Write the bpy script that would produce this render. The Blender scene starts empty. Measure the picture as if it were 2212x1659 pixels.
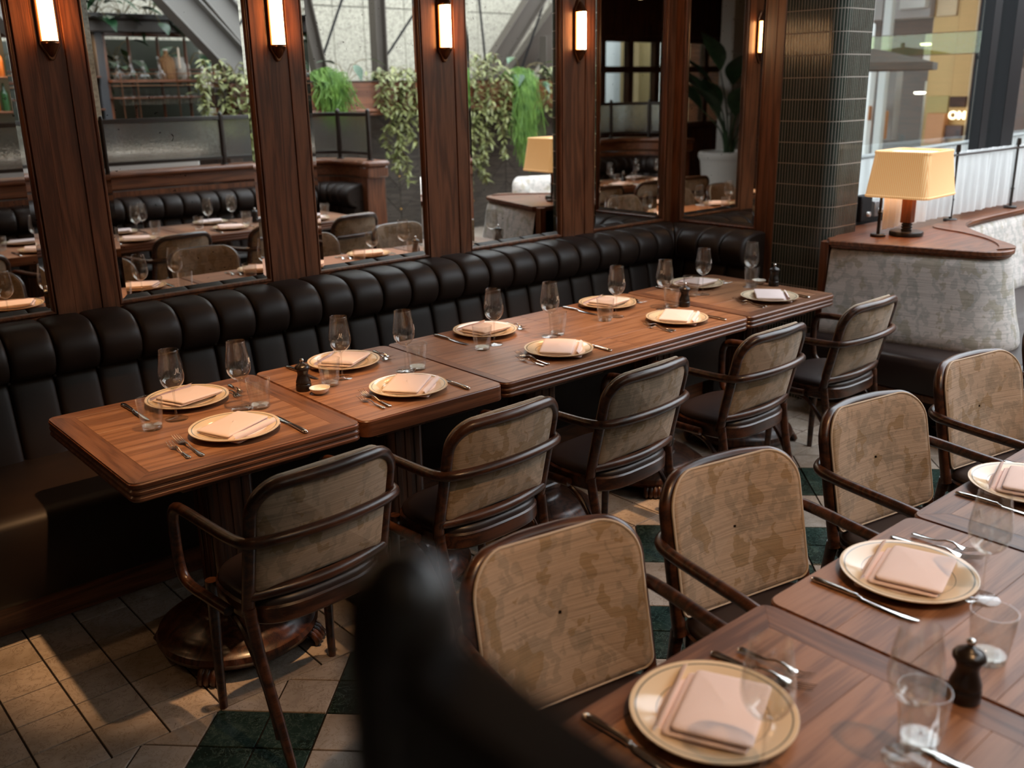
import bpy, bmesh, math, random
import numpy as np
from mathutils import Vector, Matrix
R = math.radians
S = bpy.context.scene
C = S.collection
random.seed(7)

# ------------------------------------------------------------------ camera
EYE = Vector((-0.7646, -2.4751, 1.754))
RIGHT = Vector((0.75487, -0.65563, -0.01777))
UP = Vector((0.20696, 0.21241, 0.95501))
FWD = Vector((0.62236, 0.72459, -0.29603))
cam = bpy.data.cameras.new('camera')
co = bpy.data.objects.new('camera', cam)
C.objects.link(co)
mw = Matrix.Identity(4)
for i in range(3):
    mw[i][0], mw[i][1], mw[i][2], mw[i][3] = RIGHT[i], UP[i], -FWD[i], EYE[i]
co.matrix_world = mw
cam.sensor_width = 36
cam.lens = 2058.3 / 2212 * 36
cam.clip_start = 0.02
cam.clip_end = 200
cam.dof.use_dof = True
cam.dof.focus_distance = 3.05
cam.dof.aperture_fstop = 2.8
S.camera = co

# ------------------------------------------------------------------ light and exposure
S.view_settings.view_transform = 'Standard'
S.view_settings.look = 'None'
S.view_settings.gamma = 1
S.view_settings.use_curve_mapping = False
S.view_settings.exposure = 0.30
S.cycles.use_denoising = True
S.cycles.max_bounces = 10
S.cycles.transparent_max_bounces = 24
S.cycles.sample_clamp_indirect = 6
S.cycles.caustics_reflective = False
S.cycles.caustics_refractive = False
W = bpy.data.worlds.new('daylight')
S.world = W
W.use_nodes = True
bg = W.node_tree.nodes['Background']
bg.inputs[0].default_value = (0.86, 0.93, 1.0, 1)
bg.inputs[1].default_value = 4.2

def lamp(name, kind, loc, energy, color, target=None, **kw):
    d = bpy.data.lights.new(name, kind)
    d.energy = energy
    d.color = color
    for k, v in kw.items():
        setattr(d, k, v)
    o = bpy.data.objects.new(name, d)
    C.objects.link(o)
    o.location = loc
    if target is not None:
        o.rotation_euler = (Vector(target) - Vector(loc)).to_track_quat('-Z', 'Y').to_euler()
    return o
WARM = (1.0, 0.56, 0.26)
# recessed downlights of the dining room ceiling (their housings are built with the ceiling)
DOWN = [((0.45, -0.30, 3.17), (0.47, 0.46, 0.75), 215), ((2.30, -0.30, 3.17), (2.35, 0.45, 0.75), 225),
        ((1.30, -0.30, 3.17), (1.3, 0.4, 0.75), 75), ((-1.2, -1.0, 3.17), (-0.45, -0.15, 0.0), 8),
        ((0.55, -2.75, 3.17), (0.75, -1.25, 0.65), 120), ((2.0, -2.75, 3.17), (2.1, -1.25, 0.65), 105), ((3.4, -2.75, 3.17), (3.4, -1.25, 0.65), 50)]
for loc, tgt, e in DOWN:
    lamp('downlight_lamp', 'SPOT', loc, e, WARM, tgt, spot_size=R(34), spot_blend=0.6, shadow_soft_size=0.03)

# ------------------------------------------------------------------ helpers
def tag(o, label=None, cat=None, group=None, kind=None):
    if label: o['label'] = label
    if cat: o['category'] = cat
    if group: o['group'] = group
    if kind: o['kind'] = kind
    return o

def thing(name, label, cat, loc=(0, 0, 0), rz=0, group=None, kind=None):
    o = bpy.data.objects.new(name, None)
    o.empty_display_size = .05
    C.objects.link(o)
    o.location = loc
    o.rotation_euler = (0, 0, rz)
    return tag(o, label, cat, group, kind)

KIDS = {}
def attach(o, parent):
    o.parent = parent
    KIDS.setdefault(parent.name, []).append(o)

def copy_tree(o, parent=None):
    c = o.copy()
    C.objects.link(c)
    if parent is not None:
        attach(c, parent)
    for ch in KIDS.get(o.name, []):
        copy_tree(ch, c)
    return c

def inst(proto, loc, rz=0, label=None, group=None, first=[]):
    """the prototype itself the first time, copies after that"""
    if proto.name in first:
        o = copy_tree(proto)
    else:
        first.append(proto.name)
        o = proto
    o.location = loc
    o.rotation_euler = (0, 0, rz)
    if label: o['label'] = label
    if group: o['group'] = group
    return o

class MB:
    def __init__(s):
        s.v = []; s.f = []
    def add(s, vs, fs):
        b = len(s.v)
        s.v += [tuple(map(float, q)) for q in vs]
        s.f += [tuple(b + i for i in f) for f in fs]
        return s
    def box(s, c, d, bv=0.0, rot=None):
        hx, hy, hz = d[0] / 2, d[1] / 2, d[2] / 2
        bv = min(bv, hx * .99, hy * .99, hz * .99)
        vs = []; fs = []
        if bv <= 0:
            for z in (-hz, hz):
                for y in (-hy, hy):
                    for x in (-hx, hx):
                        vs.append((x, y, z))
            fs = [(0, 2, 3, 1), (4, 5, 7, 6), (0, 1, 5, 4), (2, 6, 7, 3), (0, 4, 6, 2), (1, 3, 7, 5)]
        else:
            idx = {}
            for sz in (-1, 1):
                for sy in (-1, 1):
                    for sx in (-1, 1):
                        for a in range(3):
                            h = [hx, hy, hz]
                            p = [sx * (hx - bv), sy * (hy - bv), sz * (hz - bv)]
                            p[a] = (sx, sy, sz)[a] * h[a]
                            idx[(sx, sy, sz, a)] = len(vs)
                            vs.append(p)
            I = idx
            for a in range(3):
                b, c2 = (a + 1) % 3, (a + 2) % 3
                for sg in (-1, 1):
                    loop = []
                    for (u, w) in ((-1, -1), (1, -1), (1, 1), (-1, 1)):
                        k = [0, 0, 0]; k[a] = sg; k[b] = u; k[c2] = w
                        loop.append(I[tuple(k) + (a,)])
                    fs.append(tuple(loop if sg > 0 else loop[::-1]))
                for u in (-1, 1):
                    for w in (-1, 1):
                        k1 = [0, 0, 0]; k2 = [0, 0, 0]
                        k1[a] = -1; k2[a] = 1
                        k1[b] = k2[b] = u; k1[c2] = k2[c2] = w
                        q = (I[tuple(k1) + (b,)], I[tuple(k2) + (b,)], I[tuple(k2) + (c2,)], I[tuple(k1) + (c2,)])
                        fs.append(q if u * w > 0 else q[::-1])
            for sz in (-1, 1):
                for sy in (-1, 1):
                    for sx in (-1, 1):
                        t = (I[(sx, sy, sz, 0)], I[(sx, sy, sz, 1)], I[(sx, sy, sz, 2)])
                        fs.append(t if sx * sy * sz > 0 else t[::-1])
        if rot is not None:
            vs = [tuple(rot @ Vector(q)) for q in vs]
        return s.add([(q[0] + c[0], q[1] + c[1], q[2] + c[2]) for q in vs], fs)
    def grid(s, rows, cu=False, cv=False, flip=False):
        n, m = len(rows), len(rows[0])
        vs = [q for r in rows for q in r]
        fs = []
        for i in range(n if cu else n - 1):
            for j in range(m if cv else m - 1):
                a, b = i * m + j, i * m + (j + 1) % m
                c2, d = ((i + 1) % n) * m + (j + 1) % m, ((i + 1) % n) * m + j
                fs.append((a, d, c2, b) if flip else (a, b, c2, d))
        return s.add(vs, fs)
    def lathe(s, prof, n=24, c=(0, 0, 0), flute=None):
        rows = []
        for r, z in prof:
            row = []
            for k in range(n):
                a = 2 * math.pi * k / n
                rr = r if flute is None else flute(r, z, a)
                row.append((c[0] + rr * math.cos(a), c[1] + rr * math.sin(a), c[2] + z))
            rows.append(row)
        return s.grid(rows, cv=True)
    def tube(s, pts, r, n=10, closed=False, cap=True, up=None):
        P = [Vector(q) for q in pts]
        m = len(P)
        rr = r if isinstance(r, (list, tuple)) else [r] * m
        rows = []; prev = None
        for i in range(m):
            if closed: t = P[(i + 1) % m] - P[i - 1]
            else: t = P[min(i + 1, m - 1)] - P[max(i - 1, 0)]
            t.normalize()
            if prev is None:
                a = Vector((0, 0, 1)) if abs(t.z) < .9 else Vector((0, 1, 0))
                u = t.cross(a).normalized()
            else:
                u = (prev - t * prev.dot(t)).normalized()
            prev = u
            w = t.cross(u)
            rows.append([tuple(P[i] + (u * math.cos(2 * math.pi * k / n) + w * math.sin(2 * math.pi * k / n)) * rr[i]) for k in range(n)])
        s.grid(rows, cu=closed, cv=True)
        if not closed and cap:
            b = len(s.v) - m * n
            s.f.append(tuple(b + k for k in range(n))[::-1])
            s.f.append(tuple(b + (m - 1) * n + k for k in range(n)))
        return s
    def prism(s, poly, z0, z1, ch=0.0, axis='z', at=None):
        """poly (ccw) extruded; ch chamfers both rims by insetting"""
        n = len(poly)
        def inset(d):
            out = []
            for i in range(n):
                a, b, c2 = Vector(poly[i - 1]), Vector(poly[i]), Vector(poly[(i + 1) % n])
                e1, e2 = (b - a).normalized(), (c2 - b).normalized()
                n1, n2 = Vector((-e1.y, e1.x)), Vector((-e2.y, e2.x))
                k = n1 + n2
                k = k / max(.25, k.length_squared) * 2 if k.length > 1e-6 else n1
                out.append(b + k * d)
            return out
        lay = [(z0, 0), (z1, 0)] if ch <= 0 else [(z0, ch), (z0 + ch, 0), (z1 - ch, 0), (z1, ch)]
        rows = []
        for z, d in lay:
            q = inset(d) if d else [Vector(p) for p in poly]
            if axis == 'z': rows.append([(p.x, p.y, z) for p in q])
            elif axis == 'y': rows.append([(p.x, -z, p.y) for p in q])
            else: rows.append([(z, p.x, p.y) for p in q])
        b = len(s.v)
        s.grid(rows, cv=True)
        m = len(lay)
        s.f.append(tuple(b + k for k in range(n))[::-1])
        s.f.append(tuple(b + (m - 1) * n + k for k in range(n)))
        return s
    def sweep(s, path, prof, closed=False, cap=True):
        """path: list of (point2d, normal2d); prof: list of (offset along normal, z)"""
        rows = [[(p[0] + nrm[0] * d, p[1] + nrm[1] * d, z) for d, z in prof] for p, nrm in path]
        b = len(s.v); m = len(prof)
        s.grid(rows, cu=closed, cv=True)
        if cap and not closed:
            s.f.append(tuple(b + k for k in range(m))[::-1])
            s.f.append(tuple(b + (len(path) - 1) * m + k for k in range(m)))
        return s
    def build(s, name, mat, parent=None, ang=40, loc=None, rot=None, fix=True):
        me = bpy.data.meshes.new(name)
        me.from_pydata(s.v, [], s.f)
        if fix:
            bm = bmesh.new(); bm.from_mesh(me)
            bmesh.ops.recalc_face_normals(bm, faces=bm.faces)
            bm.to_mesh(me); bm.free()
        if ang:
            me.polygons.foreach_set('use_smooth', [True] * len(me.polygons))
            me.set_sharp_from_angle(angle=R(ang))
        if mat: me.materials.append(mat)
        o = bpy.data.objects.new(name, me)
        C.objects.link(o)
        if loc: o.location = loc
        if rot: o.rotation_euler = rot
        if parent is not None: attach(o, parent)
        return o

def rrect(x0, y0, x1, y1, r, n=5):
    out = []
    for cx, cy, a0 in ((x1 - r, y0 + r, -90), (x1 - r, y1 - r, 0), (x0 + r, y1 - r, 90), (x0 + r, y0 + r, 180)):
        for k in range(n + 1):
            a = R(a0 + 90 * k / n)
            out.append((cx + r * math.cos(a), cy + r * math.sin(a)))
    return out

def smooth(pts, n=6, closed=False):
    """Catmull-Rom through the points"""
    P = [Vector(p) for p in pts]; m = len(P); out = []
    for i in range(m if closed else m - 1):
        g = lambda k: P[k % m] if closed else P[max(0, min(m - 1, k))]
        a, b, c2, d = g(i - 1), g(i), g(i + 1), g(i + 2)
        for k in range(n):
            t = k / n
            out.append(0.5 * ((2 * b) + (c2 - a) * t + (2 * a - 5 * b + 4 * c2 - d) * t * t + (3 * b - a - 3 * c2 + d) * t ** 3))
    if not closed: out.append(P[-1])
    return out

# ------------------------------------------------------------------ materials
class MT:
    def __init__(s, name):
        s.m = bpy.data.materials.new(name)
        s.m.use_nodes = True
        s.t = s.m.node_tree
        s.b = s.t.nodes['Principled BSDF']
        s.o = s.t.nodes['Material Output']
    def n(s, ty, ins=None, **at):
        x = s.t.nodes.new('ShaderNode' + ty)
        for k, v in at.items(): setattr(x, k, v)
        for k, v in (ins or {}).items(): s.put(x, k, v)
        return x
    def put(s, x, k, v):
        i = x.inputs[k]
        if isinstance(v, bpy.types.NodeSocket): s.t.links.new(v, i)
        elif isinstance(v, bpy.types.Node): s.t.links.new(v.outputs[0], i)
        else: i.default_value = v
    def p(s, **kw):
        for k, v in kw.items(): s.put(s.b, k.replace('_', ' '), v)
        return s
    def ramp(s, fac, stops, interp='LINEAR'):
        x = s.n('ValToRGB', {0: fac})
        r = x.color_ramp; r.interpolation = interp
        while len(r.elements) < len(stops): r.elements.new(.5)
        for e, (pos, col) in zip(r.elements, stops):
            e.position = pos
            e.color = tuple(col) + (1,) if len(col) == 3 else col
        return x
    def obj(s, rnd=True):
        tc = s.n('TexCoord')
        if not rnd: return tc.outputs['Object']
        oi = s.n('ObjectInfo')
        k = s.n('VectorMath', {0: (13.1, 7.7, 5.3), 'Scale': oi.outputs['Random']}, operation='SCALE')
        return s.n('VectorMath', {0: tc.outputs['Object'], 1: k.outputs[0]}, operation='ADD').outputs[0]
    def scale(s, vec, sc):
        return s.n('Mapping', {'Vector': vec, 'Scale': sc}).outputs[0]
    def noise(s, vec, sc, det=3, rough=.5, dist=0):
        return s.n('TexNoise', {'Vector': vec, 'Scale': sc, 'Detail': det, 'Roughness': rough, 'Distortion': dist}).outputs[0]
    def math(s, op, a, b=0.0, c=None):
        i = {0: a, 1: b}
        if c is not None: i[2] = c
        return s.n('Math', i, operation=op).outputs[0]
    def mix(s, fac, a, b, blend='MIX'):
        x = s.n('Mix', data_type='RGBA', blend_type=blend)
        s.put(x, 0, fac); s.put(x, 6, a if not isinstance(a, tuple) else tuple(a) + (1,)); s.put(x, 7, b if not isinstance(b, tuple) else tuple(b) + (1,))
        return x.outputs[2]
    def bump(s, h, st=.3, dist=.01):
        s.put(s.b, 'Normal', s.n('Bump', {'Height': h, 'Strength': st, 'Distance': dist}).outputs[0])
        return s

def plain(name, col, rough=.5, metal=0.0, **kw):
    m = MT(name)
    m.p(Base_Color=tuple(col) + (1,), Roughness=rough, Metallic=metal, **kw)
    return m.m

def wood(name, cols, axis='x', rough=.38, sc=1.0, coat=0.0, rnd=True, bands=7.0):
    m = MT(name)
    v = m.obj(rnd)
    al, ac = .8 * sc, 11.0 * sc
    s3 = {'x': (al, ac, ac), 'y': (ac, al, ac), 'z': (ac, ac, al)}[axis]
    st = m.scale(v, s3)
    n1 = m.noise(st, 1.0, 2.5, .45, .25)
    rings = m.math('PINGPONG', m.math('MULTIPLY', n1, bands), .5)
    fs = {'x': (9, 260, 260), 'y': (260, 9, 260), 'z': (260, 260, 9)}[axis]
    fine = m.noise(m.scale(v, fs), 1.0, 2, .6)
    big = m.noise(v, 2.3, 2)
    f = m.math('ADD', m.math('MULTIPLY', rings, 1.0), m.math('MULTIPLY', m.math('SUBTRACT', fine, .5), .9))
    f = m.math('ADD', f, m.math('MULTIPLY', m.math('SUBTRACT', big, .5), .55))
    col = m.ramp(f, [(.02, cols[0]), (.28, cols[1]), (.62, cols[2])])
    m.p(Base_Color=col.outputs[0], Roughness=rough)
    if coat: m.p(Coat_Weight=coat, Coat_Roughness=.18)
    m.bump(fine, .12, .002)
    return m.m

WAL = [(.10, .032, .013), (.175, .060, .025), (.235, .084, .036)]
TBL = [(.18, .080, .038), (.285, .136, .068), (.335, .168, .088)]
walnut = {a: wood('walnut_' + a, WAL, a, .36, coat=.15) for a in 'xyz'}
tablewood = {a: wood('table_walnut_' + a, TBL, a, .42, coat=.0) for a in 'xy'}
darkborder = {a: wood('border_walnut_' + a, [(.10, .040, .019), (.175, .076, .037), (.22, .10, .05)], a, .42) for a in 'xy'}
chairwood = wood('bentwood', [(.022, .008, .004), (.058, .020, .009), (.095, .034, .015)], 'x', .33, coat=.18)
darkwood = wood('dark_oak', [(.02, .011, .007), (.045, .024, .015), (.07, .040, .025)], 'z', .5)
seatleather = plain('seat_leather', (.026, .016, .014), .36)
m = MT('bench_leather')
v = m.obj()
m.p(Base_Color=m.ramp(m.noise(v, 5, 3), [(.3, (.014, .0078, .0058)), (.7, (.024, .0135, .009))]).outputs[0], Roughness=.50, Specular_IOR_Level=.36)
m.bump(m.noise(v, 420, 2), .08, .001)
benchleather = m.m
brass = plain('brass', (.75, .48, .18), .22, 1.0)
bronze = plain('bronze', (.20, .095, .05), .32, .85)
blacksteel = plain('black_steel', (.008, .008, .009), .6, .0, Specular_IOR_Level=.25)
darkmetal = plain('dark_bronze_metal', (.020, .014, .011), .30, .0)
silver = plain('silver', (.82, .80, .77), .12, 1.0)
white = plain('white_porcelain', (.78, .74, .66), .12)
grout = plain('grout', (.018, .013, .010), .9)

def fabric(name, base, ochre, grey, sc=1.0):
    m = MT(name)
    v = m.obj()
    wob = m.n('TexNoise', {'Vector': v, 'Scale': 38.0, 'Detail': 1.0}).outputs['Color']
    d = m.n('VectorMath', {0: wob, 1: (.5, .5, .5)}, operation='SUBTRACT').outputs[0]
    vv = m.n('VectorMath', {0: v, 1: m.n('VectorMath', {0: d, 'Scale': .04}, operation='SCALE').outputs[0]}, operation='ADD').outputs[0]
    n1 = m.noise(m.scale(vv, (1.1, 1, .85)), 8.0 * sc, 1.2, .5)
    msk = m.noise(vv, 4.0 * sc, 1)
    vine = m.math('MULTIPLY', m.math('LESS_THAN', m.math('ABSOLUTE', m.math('SUBTRACT', n1, .5)), .034), m.math('GREATER_THAN', msk, .42))
    flower = m.math('GREATER_THAN', m.noise(m.scale(vv, (1.25, 1, .8)), 13 * sc, 1.5, .45), .59)
    leafm = m.math('GREATER_THAN', m.noise(m.scale(vv, (1.5, 1, .7)), 22 * sc, 1, .4), .57)
    slub = m.noise(m.scale(v, (5, 5, 420)), 1.0, 2, .6)
    soft = m.noise(m.scale(v, (60, 60, 60)), 1.0, 2)
    c1 = m.mix(m.math('MULTIPLY', leafm, .55), base, grey)
    c1 = m.mix(m.math('MULTIPLY', vine, .6), c1, grey)
    c1 = m.mix(m.math('MULTIPLY', flower, .62), c1, ochre)
    sl = m.ramp(slub, [(.28, (.62, .62, .60)), (.5, (.92, .92, .92)), (.75, (1.08, 1.06, 1.04))]).outputs[0]
    c2 = m.mix(1.0, c1, sl, 'MULTIPLY')
    m.p(Base_Color=c2, Roughness=.9)
    m.b.inputs['Sheen Weight'].default_value = .15
    m.bump(m.math('ADD', slub, m.math('MULTIPLY', soft, .4)), .35, .003)
    return m.m
chairfabric = fabric('woven_floral_warmlit', (.43, .31, .215), (.25, .155, .062), (.28, .215, .15))  # same cloth as the booth, warm lamplight put into this darker tan
boothfabric = fabric('woven_floral_daylit', (.68, .62, .58), (.40, .35, .25), (.42, .41, .38), 1.0)  # same cloth as the chairs, daylight put into this paler copy
piping = plain('piping', (.50, .40, .30), .8)
m = MT('linen')
v = m.obj()
m.p(Base_Color=(.80, .66, .63, 1), Roughness=.85)
m.bump(m.math('ADD', m.noise(m.scale(v, (500, 60, 60)), 1, 2), m.noise(m.scale(v, (60, 500, 60)), 1, 2)), .15, .001)
linen = m.m

def marble(name, cols, vein, sc, rough):
    m = MT(name)
    v = m.obj()
    a = m.noise(v, 5 * sc, 4, .6, .6)
    b = m.noise(v, 14 * sc, 5, .7, 1.2)
    vn = m.math('LESS_THAN', m.math('ABSOLUTE', m.math('SUBTRACT', b, .5)), .012)
    c1 = m.ramp(a, [(.3, cols[0]), (.55, cols[1]), (.75, cols[2])]).outputs[0]
    oi = m.n('ObjectInfo')
    br = m.math('ADD', m.math('MULTIPLY', oi.outputs['Random'], .35), .8)
    c1 = m.mix(1.0, c1, m.n('CombineColor', {0: br, 1: br, 2: br}).outputs[0], 'MULTIPLY')
    m.p(Base_Color=m.mix(m.math('MULTIPLY', vn, .55), c1, vein), Roughness=rough)
    return m.m
palemarble = marble('pale_marble', [(.36, .295, .235), (.49, .41, .34), (.60, .52, .45)], (.20, .15, .10), 1.2, .22)
greenmarble = marble('green_marble', [(.010, .020, .016), (.022, .042, .033), (.06, .095, .075)], (.13, .17, .14), 1.8, .16)

def thinglass(name, tint=(1, 1, 1), gl=1.0, rough=.0, ior=1.45, haze=False):
    m = MT(name)
    m.t.nodes.remove(m.b)
    tr = m.n('BsdfTransparent', {0: tuple(tint) + (1,)})
    g = m.n('BsdfGlossy', {0: (gl, gl, gl, 1), 'Roughness': rough})
    ge = m.n('NewGeometry')
    fr = m.n('Fresnel', {0: m.math('ADD', ior, m.math('MULTIPLY', ge.outputs['Backfacing'], 1 / ior - ior))})
    mx = m.n('MixShader', {0: fr.outputs[0], 1: tr, 2: g})
    if haze:
        df = m.n('BsdfDiffuse', {0: (.9, .88, .85, 1)})  # white haze mixed into the clear glass so it reads brighter
        mx = m.n('MixShader', {0: haze, 1: mx.outputs[0], 2: df})
    m.t.links.new(mx.outputs[0], m.o.inputs[0])
    return m.m
glass = thinglass('wine_glass', (.97, .97, .96), ior=1.6, haze=.006)
thickglass = thinglass('tumbler_glass', (.96, .96, .95), ior=1.65, haze=.014)
pane = thinglass('window_pane', (.93, .95, .94))
greenpane = thinglass('green_pane', (.72, .80, .60))
m = MT('solid_glass')
m.p(Base_Color=(1, 1, 1, 1), Roughness=.0, IOR=1.45, Transmission_Weight=1.0)
solidglass = m.m
m = MT('hammered_glass')
v = m.obj()
vo = m.n('TexVoronoi', {'Vector': v, 'Scale': 95.0}, feature='F1')
m.p(Base_Color=(.86, .87, .82, 1), Roughness=.16, IOR=1.2, Transmission_Weight=.92)
m.bump(vo.outputs['Distance'], .5, .004)
hammered = m.m
m = MT('mirror')
m.t.nodes.remove(m.b)
v = m.obj()
tc = m.n('TexCoord').outputs['Object']
spot = m.math('GREATER_THAN', m.noise(v, 55, 2, .6), .70)
spot = m.math('MULTIPLY', spot, m.math('GREATER_THAN', m.noise(v, 6, 1), .52))
g = m.n('BsdfGlossy', {0: (.90, .89, .86, 1), 'Roughness': 0.0})
dk = m.n('BsdfDiffuse', {0: (.03, .025, .02, 1)})
mx = m.n('MixShader', {0: m.math('MULTIPLY', spot, .6), 1: g, 2: dk})
m.t.links.new(mx.outputs[0], m.o.inputs[0])
mirrormat = m.m

def emit(name, col, st, diff=(.8, .8, .8)):
    m = MT(name)
    m.p(Base_Color=tuple(diff) + (1,), Roughness=.4, Emission_Color=tuple(col) + (1,), Emission_Strength=st)
    return m.m
# ------------------------------------------------------------------ floor
WY = 1.45          # main panelled wall, mirror plane
XR = 3.945         # return wall, mirror plane
fl = MB().box((0, -2, -.06), (34, 24, .108)).build('floor', grout)
tag(fl, 'stone floor of pale marble tiles with a green and white chequered aisle', kind='structure')

def seen(x, y):
    d = Vector((x, y, 0)) - EYE
    z = d.dot(FWD)
    if z < .2: return False
    u, w = d.dot(RIGHT) / z * 2058.3, d.dot(UP) / z * 2058.3
    return abs(u) < 1190 and abs(w) < 900
tiles = []
PX, PY, Y0 = .1655, .16, -.05
for i in range(-8, 28):
    for j in range(0, 6):
        x, y = -.336 + PX * i, Y0 + PY * j
        tiles.append(([(x, y), (x + PX, y), (x + PX, y + PY), (x, y + PY)], palemarble))
def clip(poly, ax, val, keep_less):
    out = []
    for k in range(len(poly)):
        a, b = poly[k], poly[(k + 1) % len(poly)]
        ia, ib = (a[ax] <= val) == keep_less, (b[ax] <= val) == keep_less
        if ia: out.append(a)
        if ia != ib:
            t = (val - a[ax]) / (b[ax] - a[ax])
            out.append((a[0] + t * (b[0] - a[0]), a[1] + t * (b[1] - a[1])))
    return out
XG = 4.25
for i in range(-20, 24):
    for j in range(-16, 34):
        q = []
        for (a, b) in ((i, j), (i + 1, j), (i + 1, j + 1), (i, j + 1)):
            s_, t_ = -.137 + .231 * a, -.039 + .2305 * b
            q.append(((s_ + t_) / 2, (s_ - t_) / 2))
        for ax, val, kl in ((1, Y0, True), (1, -1.52, False), (0, XG, True), (0, -1.7, False)):
            if len(q) > 2: q = clip(q, ax, val, kl)
        if len(q) < 3: continue
        ar = abs(sum(q[k][0] * q[(k + 1) % len(q)][1] - q[(k + 1) % len(q)][0] * q[k][1] for k in range(len(q)))) / 2
        if ar < .0012: continue
        I, J = (i + 1) // 2, (j - 1) // 2
        tiles.append((q, greenmarble if (I + J) % 2 == 0 else palemarble))
for i in range(0, 36):
    for j in range(-16, 3):
        x, y = XG + PX * i, Y0 + PY * j
        tiles.append(([(x, y), (x + PX, y), (x + PX, y + PY), (x, y + PY)], palemarble))
for i in range(-40, 60):
    for j in range(-20, 0):
        x, y = -.336 + PX * i, -1.52 + PY * j
        if not (x > XG - .05 and y > -2.8):
            tiles.append(([(x, y), (x + PX, y), (x + PX, y + PY), (x, y + PY)], palemarble))
vis, rest = [], []
for q, m_ in tiles:
    cx, cy = sum(a for a, _ in q) / len(q), sum(b for _, b in q) / len(q)
    hid = cy < -1.5 or (cy > .12 and cx > .75) or (cx > 3.62 and cy > -.1)
    (vis if seen(cx, cy) and not hid else rest).append((q, m_, (Vector((cx, cy, 0)) - EYE).length))
vis.sort(key=lambda t: t[2])
rest += vis[300:]
def tile_mesh(mb, q, c=(0, 0), g=.0029):
    if sum(q[k][0] * q[(k + 1) % len(q)][1] - q[(k + 1) % len(q)][0] * q[k][1] for k in range(len(q))) < 0: q = q[::-1]
    n = len(q)
    rows = []
    for d, z in ((g, -.008), (g, -.0012), (g + .0012, 0)):
        out = []
        for k in range(n):
            a, b, c2 = Vector(q[k - 1]), Vector(q[k]), Vector(q[(k + 1) % n])
            e1, e2 = (b - a).normalized(), (c2 - b).normalized()
            n1, n2 = Vector((-e1.y, e1.x)), Vector((-e2.y, e2.x))
            kk = n1 + n2
            kk = kk / max(.35, kk.length_squared) * 2
            p = b + kk * d
            out.append((p.x - c[0], p.y - c[1], z))
        rows.append(out)
    b = len(mb.v)
    mb.grid(rows, cv=True)
    mb.f.append(tuple(b + 2 * n + k for k in range(n)))
shared = {}
for q, m_, _ in vis[:300]:
    cx, cy = sum(a for a, _ in q) / len(q), sum(b for _, b in q) / len(q)
    key = (tuple((round(a - cx, 3), round(b - cy, 3)) for a, b in q), m_.name)
    if key not in shared:
        mb = MB(); tile_mesh(mb, q, (cx, cy))
        o = mb.build('tile', m_, fl, ang=0)
        shared[key] = o.data
    else:
        o = bpy.data.objects.new('tile', shared[key]); C.objects.link(o); attach(o, fl)
    o.location = (cx, cy, 0)
for m_, lb in ((palemarble, 'pale'), (greenmarble, 'green')):
    mb = MB()
    for q, mm, _ in rest:
        if mm is m_: tile_mesh(mb, q)
    o = mb.build('tile_field', m_, fl, ang=0)
    o['kind'] = 'stuff'

# ------------------------------------------------------------------ ceiling
ceilm = plain('ceiling_plaster', (.16, .12, .09), .7)
mb = MB()  # slab outline shaped to let sky light in at the right and rear
mb.box((-3.4, -.85, 3.25), (13.6, 5.5, .1), .01)
mb.box((3.85, 1.1, 3.25), (.9, 1.6, .1), .01)
mb.box((-3.4, -6.5, 3.25), (13.6, 1.8, .1), .01); mb.box((-5.0, -4.6, 3.25), (10.4, 2.1, .1), .01)
ce = mb.build('ceiling', ceilm); tag(ce, 'dark plaster ceiling over the dining room', kind='structure')
dn = emit('downlight_bulb', (1, .7, .42), 12)
for loc, tgt, e in DOWN:
    o = MB().lathe([(.052, 0), (.058, -.004), (.058, -.012), (.05, -.014), (.045, -.006), (.045, 0)], 20).build('downlight_rim', bronze, ce)
    o.location = (loc[0], loc[1], 3.199)
    b = MB().lathe([(.0, -.003), (.03, -.003), (.03, 0)], 14).build('downlight_lens', dn, o)
    b.location = (0, 0, 0)

# ------------------------------------------------------------------ panelled walls
wb = MB().box(((XR - 7) / 2 - .02, WY + .07, 1.6), (XR + 7, .13, 3.2)).build('wall_back', walnut['z'])
tag(wb, 'walnut panelled wall behind the long leather bench', kind='structure')
we = MB().box((11.3, -3.4, 1.6), (.2, 8.0, 3.3)).build('wall_end', walnut['y']); tag(we, 'added unseen walnut wall shutting out sky at the far right end', kind='structure')  # unseen wall added to keep bright sky out of the window reflection
wr = MB().box((XR + .07, 1.08, 1.6), (.13, .74, 3.2)).build('wall_right', walnut['z'])
tag(wr, 'short walnut return wall at the end of the bench', kind='structure')
XCOL0 = .685
ST, CP = .080, .118
Z0, Z1 = .957, 2.62

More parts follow.
